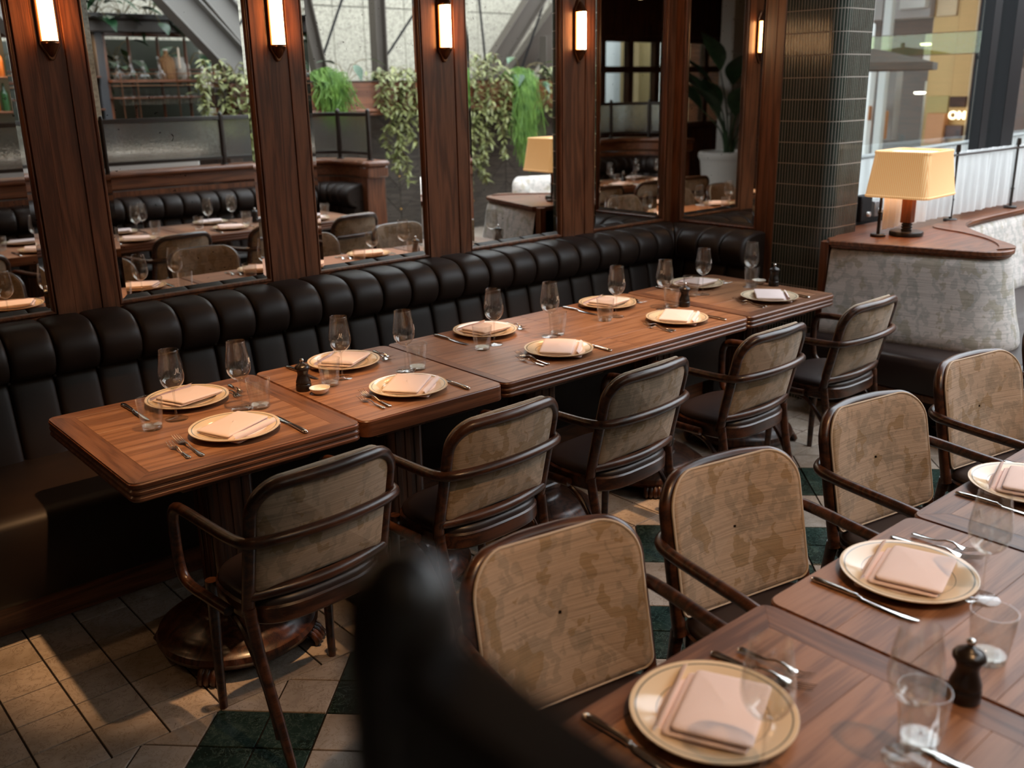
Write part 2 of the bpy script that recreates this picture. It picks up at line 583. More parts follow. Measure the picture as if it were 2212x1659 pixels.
def wall_mirror(name, label, w, loc, rz, lst=ST, rst=ST, gl=1):
    t = thing(name, label, 'mirror', loc, rz, 'framed mirrors in walnut frames')
    h = Z1 - Z0; a = w / 2; bv = .024
    mb = MB()
    o4 = [(-a, -.003, 0), (a, -.003, 0), (a, -.003, h), (-a, -.003, h)]
    i4 = [(-a + bv, -.0058, bv), (a - bv, -.0058, bv), (a - bv, -.0058, h - bv), (-a + bv, -.0058, h - bv)]
    mb.add(o4 + i4, [(4, 5, 6, 7), (0, 1, 5, 4), (1, 2, 6, 5), (2, 3, 7, 6), (3, 0, 4, 7)])
    mb.build('mirror_glass', mirrormat, t, ang=0, fix=False)
    rows = []
    prof = [(-.003, -.001), (-.003, -.012), (-.001, -.0165), (.003, -.0195), (.007, -.0195), (.010, -.017), (.0118, -.013), (.0128, -.0225)]
    for sx, sz, zz in ((-1, -1, 0), (1, -1, 0), (1, 1, h), (-1, 1, h)):
        rows.append([(sx * (a + d), y, zz + sz * d) for d, y in prof])
    MB().grid(rows, cu=True).build('frame_moulding', walnut['z'], t, ang=30)
    e = .0128; y0, y1 = .0, .022
    def board(nm, poly, ax):
        MB().prism([(p[0], p[1]) for p in poly], y0, y1, .0014, 'y').build(nm, walnut[ax], t, ang=25)
    B = .0755
    board('rail', [(-a - lst, -B), (a + rst, -B), (a + e, -e), (-a - e, -e)], 'x')
    board('rail', [(-a - e, h + e), (a + e, h + e), (a + rst, h + B), (-a - lst, h + B)], 'x')
    board('stile', [(-a - lst, -B), (-a - e, -e), (-a - e, h + e), (-a - lst, h + B)], 'z')
    board('stile', [(a + e, -e), (a + rst, -B), (a + rst, h + B), (a + e, h + e)], 'z')
    return t
MX = [(-.37, .255), (.519, 1.174), (1.435, 2.051), (2.337, 2.977), (3.245, 3.861)]
MX = [(-2.16, -1.535), (-1.265, -.64)] + MX
ML = ['framed mirror in walnut frame far beyond the left edge of the picture', 'framed mirror in walnut frame just beyond the left edge',
      'framed mirror at the left edge showing amber light and glasses', 'framed mirror showing the glass rack and dimpled glass screen',
      'framed mirror showing the pale concrete wall and trailing plants', 'framed mirror showing the white lampshade and hanging vines',
      'framed mirror beside the corner, left of it, showing a white globe lamp']
for (a, b), lb in zip(MX, ML):
    wall_mirror('wall_mirror', lb, b - a, ((a + b) / 2, WY, Z0), 0, rst=ST if b < 3.5 else .075)
wall_mirror('wall_mirror', 'framed mirror on the short return wall showing a big plant in a white pot', 1.357 - .808,
            (XR, (1.357 + .808) / 2, Z0), R(-90), lst=.07)
# centre boards of the pilasters
for k in range(len(MX) - 1):
    x0, x1 = MX[k][1] + ST, MX[k + 1][0] - ST
    MB().box(((x0 + x1) / 2, WY - .008, 1.95), (x1 - x0 - .002, .018, 2.3), .0015).build('plank', walnut['z'], wb)
for (a, b) in MX:
    MB().box(((a + b) / 2, WY - .008, 2.96), (b - a + .1, .018, .5), .0015).build('plank', walnut['x'], wb)
    MB().box(((a + b) / 2, WY - .006, .44), (b - a + .27, .012, .88), .0015).build('plank', walnut['x'], wb)
MB().box((XR - .008, .704, 1.6), (.02, .05, 3.2), .002).build('plank', walnut['z'], wr)
MB().box((XR - .006, 1.08, .44), (.012, .7, .88), .0015).build('plank', walnut['y'], wr)

# sconces
sg_ = MT('sconce_opal_glass')
gx = sg_.n('SeparateXYZ', {0: sg_.n('TexCoord').outputs['Object']}).outputs[0]
ax_ = sg_.math('MULTIPLY', sg_.math('ABSOLUTE', gx), 36.0)
sg_.p(Base_Color=(.8, .7, .6, 1), Roughness=.3, Emission_Strength=44.0)
sg_.put(sg_.b, 'Emission Color', sg_.ramp(ax_, [(.45, (1.0, .66, .36)), (.85, (.62, .26, .07)), (1.0, (.20, .06, .012))]).outputs[0])
scglass = sg_.m
def sconce():
    t = thing('wall_sconce', 'x', 'lamp', (0, 0, 0), 0, 'bronze sconces between the mirrors')
    half = [(.036, -.108), (.036, .108)]
    og = [(.0345, .114), (.029, .122), (.023, .131), (.0175, .143), (.0125, .154), (.006, .161), (0, .163)]
    right = [(x, -z) for x, z in og[::-1]][0:] + half + og
    poly = right + [(-x, z) for x, z in right[::-1] if x > 0]
    MB().prism(poly, .018, .031, .003, 'y').build('backplate', bronze, t)
    rows = []
    for z in np.linspace(-.099, .099, 8):
        rows.append([(.0275 * math.cos(a), -.03 - .04 * math.sin(a), z) for a in np.linspace(0, math.pi, 15)])
    MB().grid(rows).build('glass_tube', scglass, t)['label'] = 'glowing opal glass tube'
    for sg in (-1, 1):
        rows = []
        for k, (r, z) in enumerate(((1.0, .095), (1.06, .098), (1.06, .104), (.98, .107), (.86, .114), (.66, .126), (.42, .139), (.2, .148), (.05, .151))):
            row = []
            for a in np.linspace(0, math.pi, 41):
                q = r * (1 + (.035 * math.cos(a * 26) if k > 3 else 0))
                row.append((.0285 * q * math.cos(a), -.03 - .042 * q * math.sin(a), sg * z))
            rows.append(row)
        MB().grid(rows).build('end_cap', bronze, t)
    return t
sc0 = sconce()
SX = [(MX[k][1] + MX[k + 1][0]) / 2 for k in range(len(MX) - 1)]
SL = ['bronze wall sconce out of the picture to the left', 'bronze wall sconce beyond the left edge', 'lit bronze wall sconce nearest the left edge, top cut off',
      'lit bronze wall sconce second from the left, top cut off', 'lit bronze wall sconce third from the left with both caps shown', 'lit bronze wall sconce nearest the corner, smallest']
for x, lb in zip(SX, SL):
    inst(sc0, (x, WY, 2.045), 0, lb)

# ------------------------------------------------------------------ tiled column
colm = MT('green_glaze')
v = colm.obj(False)
wn = colm.n('TexWhiteNoise', {'Vector': colm.n('VectorMath', {0: v, 1: (.0176, .0176, .1125)}, operation='SNAP').outputs[0]}).outputs[0]
colm.p(Base_Color=colm.ramp(wn, [(0, (.022, .032, .026)), (1, (.045, .060, .050))]).outputs[0], Roughness=.12)
CX, CY0, CY1, CR = XR - .012, .335, .695, .075
def col_path(off):
    pts = []
    pts.append(((CX + off * 0, CY1), (-1, 0)))
    L = CY1 - (CY0 + CR)
    n = int(round(L / .0176))
    P = []
    for k in range(n): P.append((CX, CY1 - L * k / n, -1, 0))
    m_ = 7
    for k in range(m_): 
        a = R(90 * k / m_)
        P.append((CX + CR - CR * math.cos(a), CY0 + CR - CR * math.sin(a), -math.cos(a), -math.sin(a)))
    n2 = 12
    for k in range(n2 + 1): P.append((CX + CR + .0176 * k, CY0, 0, -1))
    return P
P = col_path(0)
core = [(p[0] + p[2] * .0004, p[1] + p[3] * .0004) for p in P] + [(P[-1][0], CY1)]
groutp = plain('pale_grout', (.34, .30, .26), .8)
col = MB().prism(core, 0, 3.2).build('tiled_column', groutp)
tag(col, 'column clad in slim dark green glazed tiles with a rounded corner', kind='structure')
mb = MB()
for r in range(29):
    z0 = r * .1125 - .018 + .0022
    z1 = z0 + .1125 - .0044
    if z1 < 0: continue
    z0 = max(z0, 0)
    for k in range(len(P) - 1):
        a, b = P[k], P[k + 1]
        q = []
        for f_ in (.12, .5, .88):
            x, y = a[0] + (b[0] - a[0]) * f_, a[1] + (b[1] - a[1]) * f_
            nx, ny = a[2] + (b[2] - a[2]) * f_, a[3] + (b[3] - a[3]) * f_
            q.append((x, y, nx, ny))
        rows = []
        for z, o_ in ((z0, 0), (z0 + .0015, .0022), (z1 - .0015, .0022), (z1, 0)):
            rows.append([(q[0][0] - q[0][2] * .001, q[0][1] - q[0][3] * .001, z)] + [(e_[0] + e_[2] * (o_ + w), e_[1] + e_[3] * (o_ + w), z) for e_, w in zip(q, (-.0008, .0006, -.0008))] + [(q[2][0] - q[2][2] * .001, q[2][1] - q[2][3] * .001, z)])
        mb.grid(rows)
o = mb.build('tile', colm.m, col, ang=35); o['kind'] = 'stuff'

# ------------------------------------------------------------------ window wall
wx = thing('window_1', 'tall black framed window beside the green tiled column', None, (0, 0, 0), kind='structure')
YW = .53
def wbar(x0, x1, z0, z1, d=.09, nm='frame', y=YW, m_=None):
    MB().box(((x0 + x1) / 2, y, (z0 + z1) / 2), (x1 - x0, d, z1 - z0), .004).build(nm, m_ or blacksteel, wx)
wbar(4.03, 4.27, 0, 3.2, .14)
wbar(4.27, 4.42, 0, 3.2, .10)
wbar(4.42, 4.455, .9, 3.2, .05, 'glazing_bead')
wbar(4.0, 12.2, 0, .93, .12, 'sill')
wbar(4.4, 12.2, .93, .985, .08)
wbar(6.02, 6.13, .98, 3.2, .07, 'mullion'); wbar(6.30, 6.50, .98, 3.2, .12, 'mullion')
wbar(8.6, 8.75, .98, 3.2, .1, 'mullion'); wbar(10.6, 10.75, .98, 3.2, .1, 'mullion')
wbar(4.0, 12.2, 3.2, 3.5, .2, 'head')
for x0, x1 in ((4.44, 6.03), (6.12, 6.31), (6.49, 8.61), (8.74, 10.61)):
    MB().box(((x0 + x1) / 2, YW + .015, 2.08), (x1 - x0, .008, 2.24)).build('pane', pane, wx)
MB().box((4.50, YW - .07, 1.045), (.12, .06, .15), .006).build('hinge', blacksteel, wx)
for dx, dz in ((0, 0), (.13, .012)):
    o = MB().lathe([(0, .014), (.014, .012), (.018, 0)], 12).build('bolt', silver, wx); o.location = (4.52 + dx, YW - .1, 1.01 + dz); o.rotation_euler = (R(90), 0, 0)
MB().box((4.66, YW - .075, 1.03), (.09, .03, .09), .004).build('glass_clamp', plain('clamp_steel', (.25, .24, .24), .4, .6), wx)
# ------------------------------------------------------------------ tufted benches
def bench_back(path, pitch, prof, name, parent, per=10, bulge=.024, sub=26):
    """path(s) -> point, normal; channels of width pitch; prof: (distance from path line, z)"""
    L = path[0]; fn = path[1]
    n = int(round(L / pitch)); rows = []
    zs = smooth([(d, z, 0) for d, z in prof], 4)
    us = [(0, 0), (.022, .5), (.06, .74), (.14, .89), (.28, .97), (.5, 1), (.72, .97), (.86, .89), (.94, .74), (.978, .5)]
    for k in range(n * len(us) + 1):
        u, b = us[k % len(us)]
        s_ = min(L, L / n * (k // len(us) + u))
        p, nn = fn(s_)
        rows.append([(p[0] + nn[0] * (q[0] - (1 - b) * bulge * (1 if i > 1 else .3)), p[1] + nn[1] * (q[0] - (1 - b) * bulge), q[1] - (1 - b) * bulge * .6 * max(0, min(1, (q[1] - .78) / .1))) for i, q in enumerate(zs)])
    mb = MB().grid(rows)
    for row, fl_ in ((rows[0], 1), (rows[-1], 0)):
        mb.add(row + [(row[-1][0], row[-1][1], row[0][2])], [tuple(range(len(row) + 1))])
    return mb.build(name, benchleather, parent, ang=60), n

def polypath(segs):
    """segs: list of ('l', p0, p1) or ('a', centre, radius, a0, a1, inward sign)"""
    lens = []
    for g in segs:
        lens.append((Vector(g[2]) - Vector(g[1])).length if g[0] == 'l' else abs(g[4] - g[3]) * g[2])
    def fn(s_):
        for g, l in zip(segs, lens):
            if s_ <= l + 1e-9 or g is segs[-1]:
                t = s_ / l
                if g[0] == 'l':
                    p = Vector(g[1]).lerp(Vector(g[2]), t)
                    return (p.x, p.y), g[3]
                a = g[3] + (g[4] - g[3]) * t
                return (g[1][0] + g[2] * math.cos(a), g[1][1] + g[2] * math.sin(a)), (-math.cos(a) * g[5], -math.sin(a) * g[5])
            s_ -= l
    return sum(lens), fn
BP = [(.205, .44), (.175, .58), (.150, .70), (.140, .742), (.185, .762), (.215, .80), (.224, .85), (.208, .895), (.165, .93), (.10, .945), (.0, .945), (-.12, .94)]
def buttons(path, n, parent, d=.14, z=.748):
    L, fn = path
    me = None
    for k in range(1, n):
        p, nn = fn(L * k / n)
        x, y = p[0] + nn[0] * d, p[1] + nn[1] * d
        if me is None:
            o = MB().lathe([(0, .0075), (.006, .006), (.0095, 0), (.006, -.005)], 10).build('button', benchleather, parent); me = o.data
        else:
            o = bpy.data.objects.new('button', me); C.objects.link(o); attach(o, parent)
        o.location = (x, y, z)
        o.rotation_euler = Vector((nn[0], nn[1], .35)).to_track_quat('Z', 'Y').to_euler()

be = thing('banquette', 'long dark brown leather bench with a channelled rolled back under the mirrors', 'bench', (0, 0, 0))
rc = .24
seg = [('l', (-1.588, WY - .02), (XR - .02 - rc, WY - .02), (0, -1)),
       ('a', (XR - .02 - rc, WY - .02 - rc), rc, R(90), 0, 1),
       ('l', (XR - .02, WY - .02 - rc), (XR - .02, .725), (-1, 0))]
pa = polypath(seg)
_, nch = bench_back(pa, .1625, BP, 'backrest', be)
buttons(pa, nch, be)
def cushion(x0, x1, y0, y1, z0, z1, par, m_=None, bulge=.012, nm='seat_cushion'):
    rows = []
    xs = np.linspace(x0, x1, max(3, int((x1 - x0) / .1)))
    prof = [(y0 + .01, z0), (y0 - .004, z0 + .02), (y0 - .008, (z0 + z1) / 2), (y0 - .002, z1 - .035), (y0 + .02, z1 - .008), (y0 + .06, z1), ((y0 + y1) / 2, z1 + bulge), (y1, z1)]
    for x in xs: rows.append([(x, y, z) for y, z in prof])
    mb = MB().grid(rows)
    mb.add(rows[0], [tuple(range(len(prof)))]); mb.add(rows[-1], [tuple(range(len(prof)))])
    return mb.build(nm, m_ or benchleather, par, ang=50)
cushion(-1.588, XR - .05, .71, WY - .1, .155, .455, be)
MB().box((1.0, .86, .078), (5.2, .06, .155), .004).build('plinth', walnut['x'], be)
MB().box((XR - .25, 1.0, .22), (.3, .55, .44), .03).build('seat_return', benchleather, be)

# ------------------------------------------------------------------ tables
def table(name, label, x0, x1, y0, y1, style, flip=False, group=None, seams=0, pedestals=None):
    t = thing(name, label, 'table', ((x0 + x1) / 2, (y0 + y1) / 2, 0), 0, group)
    hx, hy = (x1 - x0) / 2, (y1 - y0) / 2
    ins = .0012
    def layer(mb, z0, z1, i, ch):
        mb.prism(rrect(-hx + ins + i, -hy + i, hx - ins - i, hy - i, .030 - i * .5, 5), z0, z1, ch)
    mb = MB()
    if style == 'plain':
        layer(mb, .692, .748, 0, .003)
    else:
        layer(mb, .692, .7095, .000, .005); layer(mb, .7085, .7125, .005, 0)
        layer(mb, .7115, .728, .000, .005); layer(mb, .7275, .731, .005, 0); layer(mb, .730, .748, .000, .004)
    mb.build('tabletop', walnut['x'], t, ang=30)
    T = .0022; zt = .75
    rr = rrect(-hx + .0035, -hy + .0035, hx - .0035, hy - .0035, .028, 5)
    def piece(poly, m_):
        MB().prism(poly, .7465, zt, .0005).build('board', m_, t, ang=20)
    def cl(poly, *cuts):
        for c_ in cuts: poly = clip(poly, *c_)
        return poly
    bw = .072
    X0, X1, Y0_, Y1_ = -hx + .0035 + bw, hx - .0035 - bw, -hy + .0035 + .062, hy - .0035 - .062
    g = .0004
    if style == 'frame':
        def dcut(poly, a, b):      # keep left of a->b
            out = []
            sd = lambda p: (b[0] - a[0]) * (p[1] - a[1]) - (b[1] - a[1]) * (p[0] - a[0])
            for k in range(len(poly)):
                p, q = poly[k], poly[(k + 1) % len(poly)]
                s1, s2 = sd(p), sd(q)
                if s1 >= 0: out.append(p)
                if (s1 >= 0) != (s2 >= 0):
                    u = s1 / (s1 - s2); out.append((p[0] + u * (q[0] - p[0]), p[1] + u * (q[1] - p[1])))
            return out
        c0, c1, c2, c3 = (-hx, -hy), (hx, -hy), (hx, hy), (-hx, hy)
        i0, i1, i2, i3 = (X0, Y0_), (X1, Y0_), (X1, Y1_), (X0, Y1_)
        piece(dcut(dcut(cl(rr, (1, Y0_ - g, True)), i0, c0), c1, i1), darkborder['x'])
        piece(dcut(dcut(cl(rr, (1, Y1_ + g, False)), i2, c2), c3, i3), darkborder['x'])
        piece(dcut(dcut(cl(rr, (0, X0 - g, True)), c0, i0), i3, c3), darkborder['y'])
        piece(dcut(dcut(cl(rr, (0, X1 + g, False)), i1, c1), c2, i2), darkborder['y'])
        inner = [i0, i1, i2, i3]
        nb = 3
    else:
        inner = rr
        nb = 5 if not seams else 4
        if seams:
            piece(cl(rr, (0, -hx + bw * .55, True)), darkborder['y'])
            inner = cl(rr, (0, -hx + bw * .55 + g, False))
    ys = [min(p[1] for p in inner), max(p[1] for p in inner)]
    for k in range(nb):
        a, b = ys[0] + (ys[1] - ys[0]) * k / nb, ys[0] + (ys[1] - ys[0]) * (k + 1) / nb
        pc = cl(inner, (1, b - (g if k < nb - 1 else -1), True), (1, a + (g if k else -1), False))
        if seams:
            xm = 0
            piece(cl(pc, (0, xm - g, True)), tablewood['x']); piece(cl(pc, (0, xm + g, False)), tablewood['x'])
        else:
            piece(pc, tablewood['x'])
    for px, py in (pedestals or [(0, 0)]):
        base = MB().lathe([(.0, .0), (.235, .03), (.255, .045), (.262, .062), (.255, .078), (.232, .088), (.225, .10), (.20, .118), (.13, .135), (.115, .15), (.11, .165), (0, .165)], 40)
        bo = base.build('pedestal_base', wood_ped, t); bo.location = (px, py, 0)
        for k in range(4):
            a = R(45 + 90 * k)
            f_ = MB()
            for j in range(4):
                b_ = a + (j - 1.5) * .075
                f_.tube([(.235 * math.cos(b_), .235 * math.sin(b_), .05), (.262 * math.cos(b_), .262 * math.sin(b_), .036), (.278 * math.cos(b_), .278 * math.sin(b_), .014), (.272 * math.cos(b_), .272 * math.sin(b_), .002)], [.012, .0125, .0115, .008], 8)
            fo = f_.build('paw_foot', wood_ped, t, ang=60); fo.location = (px, py, 0)
        cp = MB()
        prof = rrect(-.075, -.075, .075, .075, .022, 4)
        cp.prism(prof, .16, .66, .004)
        cp.prism(rrect(-.09, -.09, .09, .09, .02, 3), .16, .19, .006)
        for s_ in (-1, 1):
            for q in (-.04, 0, .04):
                cp.box((s_ * .0765, q, .42), (.006, .022, .44), .0025); cp.box((q, s_ * .0765, .42), (.022, .006, .44), .0025)
        o = cp.build('pedestal_column', wood_ped, t); o.location = (px, py, 0)
        o = MB().box((px, py, .676), (.42, .42, .036), .006).build('top_plate', wood_ped, t)
    return t
wood_ped = wood('pedestal_walnut', [(.03, .010, .005), (.075, .026, .012), (.11, .042, .02)], 'z', .32, coat=.2)
D = .765
table('dining_table', 'walnut table with bordered top nearest the left end of the bench row', 0, .734, 0, D, 'frame', group='tables along the bench', pedestals=[(0.0, -.11)])
table('dining_table', 'plain edged walnut table second from the near end of the bench row', .737, 1.326, 0, D, 'plain', group='tables along the bench', pedestals=[(0, -.11)])
table('dining_table', 'long walnut table with two settings a side in the middle of the bench row', 1.329, 2.785, 0, D, 'reed', group='tables along the bench', seams=1, pedestals=[(-.36, -.11), (.38, -.11)])
table('dining_table', 'walnut table at the far end of the bench row beside the tiled column', 2.79, 3.50, 0, D, 'frame', group='tables along the bench', pedestals=[(0, -.11)])
RY1, RY0 = -1.50, -2.265
table('dining_table', 'walnut table with bordered top in the near right foreground', .0, .737, RY0, RY1, 'frame', group='tables of the nearer row', pedestals=[(0, 0)])
table('dining_table', 'plain edged walnut table second from the near end of the foreground row', .740, 1.335, RY0, RY1, 'plain', group='tables of the nearer row', pedestals=[(0, 0)])
table('dining_table', 'bordered walnut table third in the foreground row, at the right edge', 1.338, 2.06, RY0, RY1, 'frame', group='tables of the nearer row', pedestals=[(0, 0)])
table('dining_table', 'walnut table of the foreground row seen only in the mirrors, nearer one', 2.065, 2.80, RY0, RY1, 'frame', group='tables of the nearer row', pedestals=[(0, 0)])
table('dining_table', 'walnut table of the foreground row seen only in the mirrors, farther one', 2.805, 3.54, RY0, RY1, 'frame', group='tables of the nearer row', pedestals=[(0, 0)])

# ------------------------------------------------------------------ bentwood armchair
def make_chair():
    t = thing('dining_armchair', 'x', 'chair', (0, 0, 0))
    bow = .040
    def yb(x, z):          # back surface: recline and bow
        rec = -.085 - .085 * (z - .45) / .38
        return rec - bow * (1 - min(1, (x / .216) ** 2))
    for sx in (-1, 1):
        MB().tube(smooth([(sx * .192, .192, 0), (sx * .192, .19, .15), (sx * .19, .183, .32), (sx * .188, .178, .43)], 4), [.0125 + .006 * k / 12 for k in range(13)], 10).build('leg', chairwood, t)
        MB().tube(smooth([(sx * .196, -.205, 0), (sx * .204, -.165, .16), (sx * .212, -.118, .32), (sx * .216, -.092, .46)], 4), [.0125 + .0055 * k / 12 for k in range(13)], 10).build('leg', chairwood, t)
    pts = []
    for z in (.445, .55, .66, .74): pts.append((-.216, yb(-.216, z), z))
    for k in range(1, 7):
        a = R(180 - 15 * k); x, z = -.136 + .080 * math.cos(a), .744 + .080 * math.sin(a)
        pts.append((x, yb(x, z), z))
    for x in (-.068, 0): pts.append((x, yb(x, .828), .828))
    full = pts + [(-x, y, z) for x, y, z in pts[::-1][1:]]
    MB().tube(smooth(full, 3), .0175, 12).build('back_frame', chairwood, t, ang=60)
    # upholstered front pad overlapping the frame, and the inset back panel
    def outline(x0, x1, z0, z1, rt, rb):
        return rrect(x0, z0, x1, z1, rt, 8) if rt == rb else [(x, z) for x, z in rrect(x0, z0, x1, z1, rb, 8) if z < (z0 + z1) / 2][:0] + \
            [(x1 - rb + rb * math.cos(R(q)), z0 + rb + rb * math.sin(R(q))) for q in np.linspace(-90, 0, 7)] + \
            [(x1 - rt + rt * math.cos(R(q)), z1 - rt + rt * math.sin(R(q))) for q in np.linspace(0, 90, 10)] + \
            [(x0 + rt + rt * math.cos(R(q)), z1 - rt + rt * math.sin(R(q))) for q in np.linspace(90, 180, 10)] + \
            [(x0 + rb + rb * math.cos(R(q)), z0 + rb + rb * math.sin(R(q))) for q in np.linspace(180, 270, 7)]
    def pad(ol, cz, seq, nm, m_):
        rows = []
        for k, d in seq:
            rows.append([(x * k, yb(x * k, cz + (z - cz) * k) + d, cz + (z - cz) * k) for x, z in ol])
        MB().grid(rows, cv=True).build(nm, m_, t, ang=70)
    ol = outline(-.212, .212, .492, .838, .088, .03)
    pad(ol, .667, [(.02, .036), (.4, .036), (.75, .034), (.92, .031), (.98, .028), (1.0, .023), (1.0, .015), (.97, .010), (.02, .010)], 'front_pad', chairfabric)
    MB().tube([(x * 1.003, yb(x, z) + .0245, .667 + (z - .667) * 1.004) for x, z in ol], .0036, 6, closed=True).build('piping', piping, t)['label'] = 'pale piping around the front pad'
    ol2 = outline(-.203, .203, .505, .816, .068, .015)
    pad(ol2, .667, [(.02, .012), (1, .010), (1, -.004), (.985, -.008), (.9, -.010), (.5, -.011), (.02, -.011)], 'back_panel', chairfabric)
    MB().tube([(x, yb(x, .50) - .002, .498) for x in np.linspace(-.212, .212, 13)], .017, 10).build('bottom_rail', chairwood, t)
    # seat
    def sup(k, hw=.215, yf=.205, ybk=-.150):
        out = []
        for i in range(40):
            a = 2 * math.pi * i / 40
            c_, s_ = math.cos(a), math.sin(a)
            e = 2 / 3.2
            x = hw * abs(c_) ** e * (1 if c_ > 0 else -1); y = abs(s_) ** e * (1 if s_ > 0 else -1)
            y = y * (yf if y > 0 else -ybk)
            out.append((x * k * (1 - .04 * (y < 0) * (-y / .15)), y * k))
        return out
    MB().prism(sup(1), .402, .456, .006).build('seat_frame', chairwood, t, ang=35)
    rows = [[(x, y, .452) for x, y in sup(.965)], [(x, y, .462) for x, y in sup(.972)], [(x, y, .474) for x, y in sup(.94)], [(x, y, .482) for x, y in sup(.84)], [(x, y, .487) for x, y in sup(.5)], [(x, y, .488) for x, y in sup(.02)]]
    MB().grid(rows, cv=True).build('seat_cushion', seatleather, t, ang=60)
    # arm hoop
    a = [(-.232, -.005, .424), (-.238, .09, .425), (-.243, .185, .428), (-.2455, .228, .446), (-.2465, .246, .495), (-.2465, .250, .575), (-.2465, .246, .628), (-.246, .222, .660), (-.2465, .16, .668), (-.2465, .04, .669), (-.2455, -.08, .671), (-.234, -.146, .674), (-.19, -.180, .677), (-.10, -.201, .679)]
    full = a + [(0, -.209, .680)] + [(-x, y, z) for x, y, z in a[::-1]]
    MB().tube(smooth(full, 4), .0155, 12).build('arm_hoop', chairwood, t, ang=60)
    # brace, screws
    for sx in (-1, 1):
        MB().tube(smooth([(sx * .214, .06, .408), (sx * .215, -.02, .385), (sx * .214, -.09, .31), (sx * .212, -.135, .22), (sx * .209, -.158, .13), (sx * .207, -.163, .09)], 4), .0095, 8).build('brace', chairwood, t)
        for (x, y, z, d) in ((.2535, -.122, .672, (1, -.5, 0)), (.2535, .15, .428, (1, 0, .3)), (.246, .045, .426, (1, 0, .3))):
            o = MB().lathe([(0, .0025), (.0022, .0018), (.004, .0022), (.0052, .001), (.0055, -.004)], 10).build('screw', brass, t)
            o.location = (sx * x, y, z); o.rotation_euler = Vector((sx * d[0], d[1], d[2])).to_track_quat('Z', 'Y').to_euler()
    return t
ch0 = make_chair()
for k, (x, rz, lb) in enumerate([(.362, 3, 'patterned armchair drawn up to the near left end of the wall row'), (.99, 2, 'patterned armchair second from the near end of the wall row'),
                       (1.64, 3, 'patterned armchair third from the near end of the wall row'), (2.385, 1, 'patterned armchair fourth from the near end of the wall row'),
                       (3.12, 1, 'patterned armchair at the far end of the wall row beside the pale booth')]):
    inst(ch0, (x, -.228, 0), R(rz), lb, 'armchairs along the wall row')
for k, (x, rz, lb) in enumerate([(.475, 170, 'nearest armchair of the foreground row, behind the blurred post, tan back'), (1.095, 169, 'armchair second from the near end of the foreground row, tan inner back'),
                       (1.80, 170, 'armchair third from the near end of the foreground row, tan inner back'), (2.50, 170, 'armchair fourth in the foreground row before the dark booth seat'),
                       (3.20, 172, 'armchair cut off by the right edge of the picture')]):
    inst(ch0, (x, -1.285, 0), R(rz), lb, 'armchairs of the foreground row')

# ------------------------------------------------------------------ window booth
bo = thing('window_booth', 'pale floral booth with dark leather seat and a walnut ledge by the window', 'booth seat', (0, 0, 0))
LZ = .95
tip = [(4.005, -.42), (4.04, -.50), (4.11, -.545), (4.20, -.545), (4.28, -.50)]
ledge = [(3.835, .262), (3.90, .0), (3.96, -.25)] + tip + [(4.42, -.35), (4.58, -.20), (4.70, -.09), (4.84, .0), (5.05, .055), (5.4, .075), (12.0, .08), (12.0, .46), (4.2, .46), (4.0, .325), (3.92, .325)]
def smoothpoly(poly, a, b):
    return poly[:a] + [tuple(v_[:2]) for v_ in smooth([(p[0], p[1], 0) for p in poly[a:b]], 4)] + poly[b:]
lp = smoothpoly(ledge, 2, 14)
MB().prism(lp, LZ - .026, LZ, .004).build('ledge', walnut['x'], bo, ang=30)
def offs(poly, d):
    out = []
    n = len(poly)
    for i in range(n):
        a, b, c2 = Vector(poly[i - 1]), Vector(poly[i]), Vector(poly[(i + 1) % n])
        e1, e2 = (b - a).normalized(), (c2 - b).normalized()
        n1, n2 = Vector((-e1.y, e1.x)), Vector((-e2.y, e2.x))
        k = n1 + n2; k = k / max(.5, k.length_squared) * 2
        p = b + k * d
        out.append((p.x, p.y))
    return out
MB().prism(offs(lp, .012), LZ - .04, LZ - .024, .003).build('ledge_moulding', walnut['x'], bo, ang=30)
# raised lip round the inner curve
lip = [(4.10, -.50), (4.2, -.47), (4.33, -.39), (4.45, -.27), (4.545, -.12), (4.60, .02), (4.66, .10), (4.78, .13), (5.0, .135)]
lip2 = [(5.05, .057), (4.84, .0), (4.70, -.09), (4.58, -.20), (4.42, -.35), (4.28, -.50), (4.20, -.545)]
sm = lambda L_: [tuple(v_[:2]) for v_ in smooth([(p[0], p[1], 0) for p in L_], 4)]
MB().prism(sm(lip2) + sm(lip), LZ - .005, LZ + .007, .003).build('ledge_lip', walnut['y'], bo, ang=30)
# upholstered faces: outline of the peninsula swept with a padded profile
out = [(3.90, .27), (3.945, .0), (4.0, -.25)] + [(4.035, -.40), (4.07, -.465), (4.13, -.50), (4.20, -.50), (4.27, -.46), (4.40, -.33), (4.56, -.18), (4.69, -.06), (4.84, .035), (5.05, .09), (5.4, .11), (7.0, .115), (12., .115)]
P2 = [tuple(v_[:2]) for v_ in smooth([(p[0], p[1], 0) for p in out], 5)]
pp = []
for i, p in enumerate(P2):
    a, b = Vector(P2[max(0, i - 1)]), Vector(P2[min(len(P2) - 1, i + 1)])
    e = (b - a).normalized()
    pp.append((p, (e.y, -e.x)))
prof = [(-.02, .915), (.012, .912), (.034, .895), (.044, .86), (.060, .75), (.085, .62), (.112, .52), (.120, .47), (.112, .44), (.085, .425), (-.02, .425)]
rows = []
for p, nn in pp:
    rows.append([(p[0] + nn[0] * d, p[1] + nn[1] * d, z) for d, z in prof])
MB().grid(rows).build('back_upholstery', boothfabric, bo, ang=70)
MB().box((3.885, .30, .66), (.06, .05, .56), .004).build('end_trim', walnut['z'], bo)
